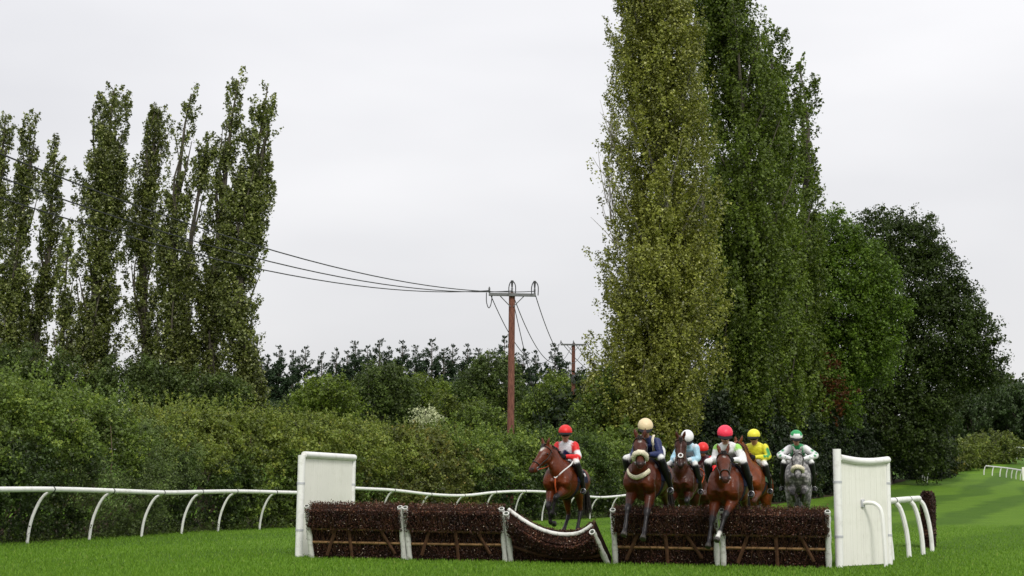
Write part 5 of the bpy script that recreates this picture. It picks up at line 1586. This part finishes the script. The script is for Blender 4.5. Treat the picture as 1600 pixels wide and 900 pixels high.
    if braces:
        for s, mt in ((-1, braces[0]), (1, braces[1])):
            b_ = MB(); b_.tube(catmull([tuple(hp.lerp(sh, 0.45) + fwd * 0.135 + Y_ * s * 0.07), tuple(hp.lerp(sh, 0.80) + fwd * 0.140 + Y_ * s * 0.10), tuple(sh + axis * 0.03 + fwd * 0.075 + Y_ * s * 0.12), tuple(sh + axis * 0.085 - fwd * 0.01 + Y_ * s * 0.115), tuple(sh - fwd * 0.12 + Y_ * s * 0.11)], 14), [(0.022, 0.008)] * 14, 6, side=Y_); b_.build('brace', mt, root)
    organic('body', mb, 0.0155, M['silks'], root, 3, patches)
    # helmet with silk cap, peak, goggles
    hc = hd + hu * 0.056
    m_ = MB(); rows, cols = [], []
    K, SG = 9, 20
    vs, fs = [], []
    for i in range(K):
        e = math.radians(-9 + 97 * i / (K - 1))
        for j in range(SG):
            an = 2 * math.pi * j / SG
            vs.append(hc - fd * 0.008 + hsd * (0.132 * math.cos(e) * math.cos(an)) + fd * (0.155 * math.cos(e) * math.sin(an)) + hu * (0.128 * math.sin(e)))
    vs.append(hc - fd * 0.008 + hu * 0.129)
    for i in range(K - 1):
        for j in range(SG):
            fs.append((i * SG + j, i * SG + (j + 1) % SG, (i + 1) * SG + (j + 1) % SG, (i + 1) * SG + j))
    for j in range(SG): fs.append(((K - 1) * SG + j, (K - 1) * SG + (j + 1) % SG, len(vs) - 1))
    m_.add(vs, fs)
    me = m_.mesh('helmet')
    me.materials.append(cap)
    if capfn:
        me.materials.append(capfn[0])
        for p in me.polygons:
            c = p.center - hc
            if capfn[1](c.dot(fd), c.dot(hsd), c.dot(hu)): p.material_index = 1
    hel = link('helmet', me, None, root)
    pk = MB(); vs = []
    for i in range(11):
        an = math.radians(-62 + 124 * i / 10)
        for (r1, r2, dz) in ((0.120, 0.145, 0.004), (0.138, 0.205, -0.022)):
            vs.append(hc + hsd * (r1 * math.sin(an)) + fd * (r2 * math.cos(an)) + hu * (dz - 0.012))
            vs.append(hc + hsd * (r1 * math.sin(an)) + fd * (r2 * math.cos(an)) + hu * (dz - 0.024))
    fs = []
    for i in range(10):
        o = i * 4
        fs += [(o, o + 4, o + 6, o + 2), (o + 1, o + 3, o + 7, o + 5), (o + 2, o + 6, o + 7, o + 3), (o, o + 1, o + 5, o + 4)]
    fs += [(0, 2, 3, 1), (40, 41, 43, 42)]
    pk.add(vs, fs); pk.build('peak', M['black_cloth'] if capfn is None or len(capfn) < 3 else capfn[2], hel)
    gg = MB(); P_ = []
    for i in range(13):
        an = math.radians(-95 + 190 * i / 12)
        P_.append(hd - hu * 0.004 + hsd * (0.084 * math.sin(an)) + fd * (0.108 * math.cos(an)))
    gg.tube(P_, [(0.029 if 2 < i < 10 else 0.013, 0.012) for i in range(13)], 8, side=hu)
    gg.build('goggles', M['goggle'], root)
    # gloves: palm, four curled fingers and a thumb round the rein
    for (hn, dv, s) in gl:
        g_ = MB(); lat = Vector((0, s, 0)); upv = Vector((0, 0, 1))
        fw = (dv + Vector((0.6, 0, 0))).normalized()
        dn = lat.cross(fw).normalized()
        if dn.z > 0: dn = -dn
        g_.tube([hn - fw * 0.03, hn, hn + fw * 0.035, hn + fw * 0.075], [(0.026, 0.026), (0.030, 0.036), (0.026, 0.042), (0.020, 0.038)], 10, side=lat)
        for k in range(4):
            b_ = hn + fw * 0.070 - dn * (0.030 - 0.019 * k) + lat * 0.006
            ln = (0.036, 0.040, 0.038, 0.030)[k]
            g_.tube(catmull([tuple(b_), tuple(b_ + fw * ln * 0.7 - lat * 0.008), tuple(b_ + fw * ln * 0.55 - lat * 0.036), tuple(b_ + fw * 0.002 - lat * 0.044)], 7), [0.0095, 0.0095, 0.009, 0.009, 0.0085, 0.008, 0.007], 6)
        b_ = hn + fw * 0.02 - dn * 0.035 - lat * 0.012
        g_.tube(catmull([tuple(b_), tuple(b_ + fw * 0.03 - dn * 0.008 - lat * 0.014), tuple(b_ + fw * 0.058 - lat * 0.022)], 5), [0.012, 0.011, 0.010, 0.009, 0.007], 6)
        g_.build('glove', M['black_cloth'] if not H.get('bare') else paint('bare_hand', SKIN, 0.5), root)
        # rein from the bit to this hand
        r_ = MB(); mo = H['mouth'][0 if s > 0 else 1]; hh = hn + fw * 0.075 - lat * 0.03
        mid = mo.lerp(hh, 0.5) + Vector((0, s * 0.03, -0.07))
        r_.tube(catmull([tuple(mo), tuple(mid), tuple(hh)], 12), 0.009, 6); r_.build('rein', M[H['rein']], hr)
    return root, gl

def cap_mat(name, c): return paint(name, c, 0.45, 0.4, 0.06, 10.0, None, 0, 0.25, 20)
CAP = dict(red=cap_mat('red_cap', (0.62, 0.012, 0.010)), cream=cap_mat('cream_cap', (0.66, 0.53, 0.32)), white=cap_mat('white_cap', (0.72, 0.72, 0.72)),
           pink=cap_mat('coral_pink_cap', (0.80, 0.030, 0.075)), yellow=cap_mat('yellow_cap', (0.72, 0.66, 0.035)), green=cap_mat('green_cap', (0.015, 0.26, 0.075)), maroon=cap_mat('maroon_cap', (0.10, 0.012, 0.016)))
RED = (0.60, 0.012, 0.012); NAVY = (0.012, 0.020, 0.085); LBLUE = (0.36, 0.58, 0.70); YEL = (0.66, 0.62, 0.03); GRN = (0.012, 0.23, 0.065); LIME = (0.30, 0.60, 0.10); MAROON = (0.06, 0.01, 0.02)

FOLD = dict(a=(62, -62, -120)); FOLD2 = dict(a=(48, -30, -100))
def xw(u, y): return at(u, 750, y).x

# 1 leading horse, red and white jockey
h = make_horse('bright bay horse with a white star, leading over the knocked-down hurdle', xw(889, 27.6), 27.6, (-0.34, -0.94), 0.22, 6, (1.00, -0.12, 2.06), 50, -26,
               dict(LF=dict(a=(66, -4, -80), e=(0.10, 0.05), s=-0.22), RF=dict(a=(46, -8, -80), e=(0.08, 0.02), s=-0.10), LH=dict(a=(62, -24, 32, 58)), RH=dict(a=(50, -20, 48, 70))),
               BRIGHT, blaze=[(0.10, 0.045), (0.13, 0.032)], breast=('plate', M['white_cloth']), neck_y=-0.05, rein='orange_rein')
make_jockey('jockey in red and white silks and red cap on the leading horse', h, (-0.02, 0, 1.84), (0.12, -0.02, 2.14), (0.24, 0.0, 2.33), 16, (0.50, 0.075, 1.90), CAP['red'],
            (0.62, 0.62, 0.64), lambda t, s: WHITE if 0.34 < t < 0.50 else RED, body_fn=lambda t: (0.62, 0.62, 0.66), chest=[(0.48, 0.0, 0.085, NAVY), (0.62, 0.0, 0.060, NAVY), (0.74, 0.0, 0.035, NAVY), (0.42, 0.09, 0.06, NAVY), (0.42, -0.09, 0.06, NAVY)], face_tilt=0.15, knee=(0.38, 0.29, 0.02), foot=(-0.04, 0.31, -0.46), elbow_out=0.14, elbow_z=-0.04)
# 2 navy jockey
h = make_horse('bay horse with cream sheepskin noseband and cream collar landing over the hurdle', xw(1017, 24.75), 24.75, (-0.36, -0.93), 0.24, 2, (0.98, 0.09, 2.11), 50, 16,
               dict(LF=dict(a=(34, 26, 40), e=(0.06, 0.02)), RF=dict(a=(44, 22, 36), e=(0.08, 0.04)), LH=dict(a=(58, -48, 40, -20)), RH=dict(a=(62, -44, 48, -10))),
               BAY, nose='sheepskin', breast=('collar', M['sheepskin']), blaze=[(0.12, 0.025)])
make_jockey('jockey in navy silks and cream cap behind the sheepskin-nosed horse', h, (-0.24, 0, 1.95), (0.30, 0.02, 2.09), (0.47, 0.04, 2.30), 14, (0.66, 0.10, 1.86, 0.05), CAP['cream'],
            NAVY, NAVY, face_tilt=0.45, elbow_out=0.10, knee=(0.38, 0.31, 0.02), foot=(-0.12, 0.35, -0.46), body_fn=lambda t: NAVY, braces=(M['white_cloth'], M['sheepskin']))
# 3 light blue jockey
h = make_horse('dark bay horse with a white ring on its noseband, third from the left', xw(1071, 29.4), 29.4, (-0.26, -0.966), 0.24, 6, (0.86, 0.03, 2.31), 68, 8,
               dict(LF=dict(a=(66, -50, -110)), RF=dict(a=(58, -50, -110)), LH=dict(a=(20, -50, 2, 20)), RH=dict(a=(30, -46, 8, 30))),
               DARKBAY, nose='badge', tack='tan_leather')
make_jockey('jockey in pale blue silks and white cap, head bent behind the horse', h, (-0.28, 0, 2.00), (0.22, 0.08, 2.17), (0.38, 0.10, 2.33), 6, (0.52, 0.10, 1.90), CAP['white'],
            LBLUE, lambda t, s: (0.60, 0.66, 0.70) if t < 0.2 or t > 0.72 else LBLUE, face_tilt=0.75, elbow_out=0.12, body_fn=lambda t: (0.62, 0.64, 0.66) if 0.5 < t < 0.8 else LBLUE)
# 4 hidden horse, red-capped jockey at the back
h = make_horse('mostly hidden bay horse at the back of the field', xw(1102, 33.4), 33.4, (-0.30, -0.954), 0.06, 2, (1.12, 0.05, 1.78), 50, 4,
               dict(LF=dict(a=(40, -20, -60)), RF=dict(a=(20, 5, 20)), LH=dict(a=(20, -45, 4, 30)), RH=dict(a=(30, -40, 6, 30))), DARKBAY, rein='orange_rein', tack='orange_rein')
make_jockey('jockey in red cap and dark silks half hidden at the back', h, (-0.10, 0, 1.78), (0.24, 0.0, 2.05), (0.40, 0.02, 2.24), 10, (0.55, 0.10, 1.72), CAP['red'],
            (0.55, 0.52, 0.58), lambda t, s: RED if t > 0.1 else MAROON, face_tilt=0.5, body_fn=lambda t: MAROON if t > 0.55 else (0.55, 0.52, 0.58))
# 5 pink cap
h = make_horse('bay horse with a small white star reaching down over the hurdle, below the pink-capped jockey', xw(1143, 24.5), 24.5, (-0.35, -0.937), 0.18, -2, (1.12, 0.10, 1.85), 46, 16,
               dict(LF=dict(a=(46, 28, 40), e=(0.08, 0.03), s=-0.20), RF=dict(a=(36, 24, 36), e=(0.05, 0.0), s=0.04), LH=dict(a=(50, -48, 30, 0)), RH=dict(a=(58, -44, 40, 10))),
               BRIGHT, socks=('LF',), blaze=[(0.12, 0.022)], cloth='navy_cloth')
make_jockey('jockey in white silks with green shoulders and coral pink cap', h, (-0.26, 0, 1.88), (0.28, -0.01, 1.99), (0.44, -0.01, 2.185), 14, (0.62, 0.11, 1.78, 0.04), CAP['pink'],
            WHITE, lambda t, s: LIME if 0.10 < t < 0.26 else WHITE, face_tilt=0.40, elbow_out=0.10, knee=(0.36, 0.31, 0.03), foot=(-0.12, 0.34, -0.44), body_fn=lambda t: WHITE)
# 6 yellow
h = make_horse('chestnut horse with its head turned left, below the yellow-clad jockey', xw(1180, 29.6), 29.6, (-0.36, -0.933), 0.26, 8, (0.92, -0.12, 2.22), 48, -30,
               dict(LF=dict(a=(62, -50, -110)), RF=dict(a=(55, -55, -110)), LH=dict(a=(10, -55, -10, 10)), RH=dict(a=(20, -50, 0, 20))),
               CHEST, points=(0.05, 0.018, 0.010), hair='hair_red', cloth='green_cloth', neck_y=-0.06)
make_jockey('jockey in yellow silks with green sleeve stripes and yellow cap', h, (-0.10, 0, 1.95), (0.10, 0.06, 2.21), (0.22, 0.03, 2.38), 4, (0.45, 0.08, 1.98), CAP['yellow'],
            YEL, lambda t, s: YEL, face_tilt=0.2, elbow_out=0.16, extras=[(0.18, 0.045, GRN), (0.28, 0.045, GRN), (0.38, 0.045, GRN), (0.58, 0.04, GRN), (0.68, 0.04, GRN)], body_fn=lambda t: YEL, knee=(0.36, 0.29, 0.02))
# 7 grey horse
h = make_horse('dappled grey horse with cream sheepskin noseband at the right, forelegs tucked', xw(1247, 30.8), 30.8, (-0.20, -0.98), 0.34, 10, (0.98, 0, 2.08), 58, 0,
               dict(LF=dict(a=(74, -58, -120), s=-0.10), RF=dict(a=(70, -62, -120), s=-0.10), LH=dict(a=(8, -48, 0, 20), s=0.08), RH=dict(a=(14, -46, 4, 25), s=0.08)),
               (0.27, 0.26, 0.25), points=(0.05, 0.046, 0.046), hair='hair_grey', mat='coat_grey', nose='sheepskin', cloth='black_cloth')
_, gl7 = make_jockey('jockey in white silks with green stars and green-and-white cap on the grey', h, (-0.26, 0, 2.05), (0.20, 0.0, 2.22), (0.36, -0.02, 2.42), 6, (0.55, 0.11, 1.98), CAP['white'],
            WHITE, lambda t, s: WHITE, capfn=(CAP['green'], lambda f, l, u: u > 0.075 or (u > 0.03 and abs(l) > 0.07)), face_tilt=0.35, elbow_out=0.25, elbow_z=0.04,
            extras=[(0.22, 0.036, GRN), (0.40, 0.030, GRN), (0.62, 0.034, GRN), (0.80, 0.028, GRN)], body_fn=lambda t: GRN if t > 0.42 else WHITE, knee=(0.36, 0.29, 0.02), foot=(-0.14, 0.33, -0.48))
# whip carried beside the grey horse
hn, dv, s_ = gl7[1]
hr = h['root']
Rz = Matrix.Rotation(hr.rotation_euler.z, 3, 'Z')
wp = MB()
a_ = Vector((0, 0, 0)); b_ = Vector((-0.30, -0.22, -0.62))
wp.tube([a_ - b_ * 0.12, a_ + b_ * 0.2, b_], [0.012, 0.009, 0.005], 6)
wh = wp.build('riding_whip', M['leather']); wh.location = hr.location + Rz @ (hn + Vector((0.05, -0.01, 0))); wh.rotation_euler = hr.rotation_euler
tag(wh, 'thin riding whip held beside the grey horse', 'whip')
fl = MB(); fl.box(tuple(b_), (0.012, 0.035, 0.16), rot=b_.to_track_quat('Z', 'Y').to_matrix()); fl.build('whip_flap', M['white_cloth'], wh)
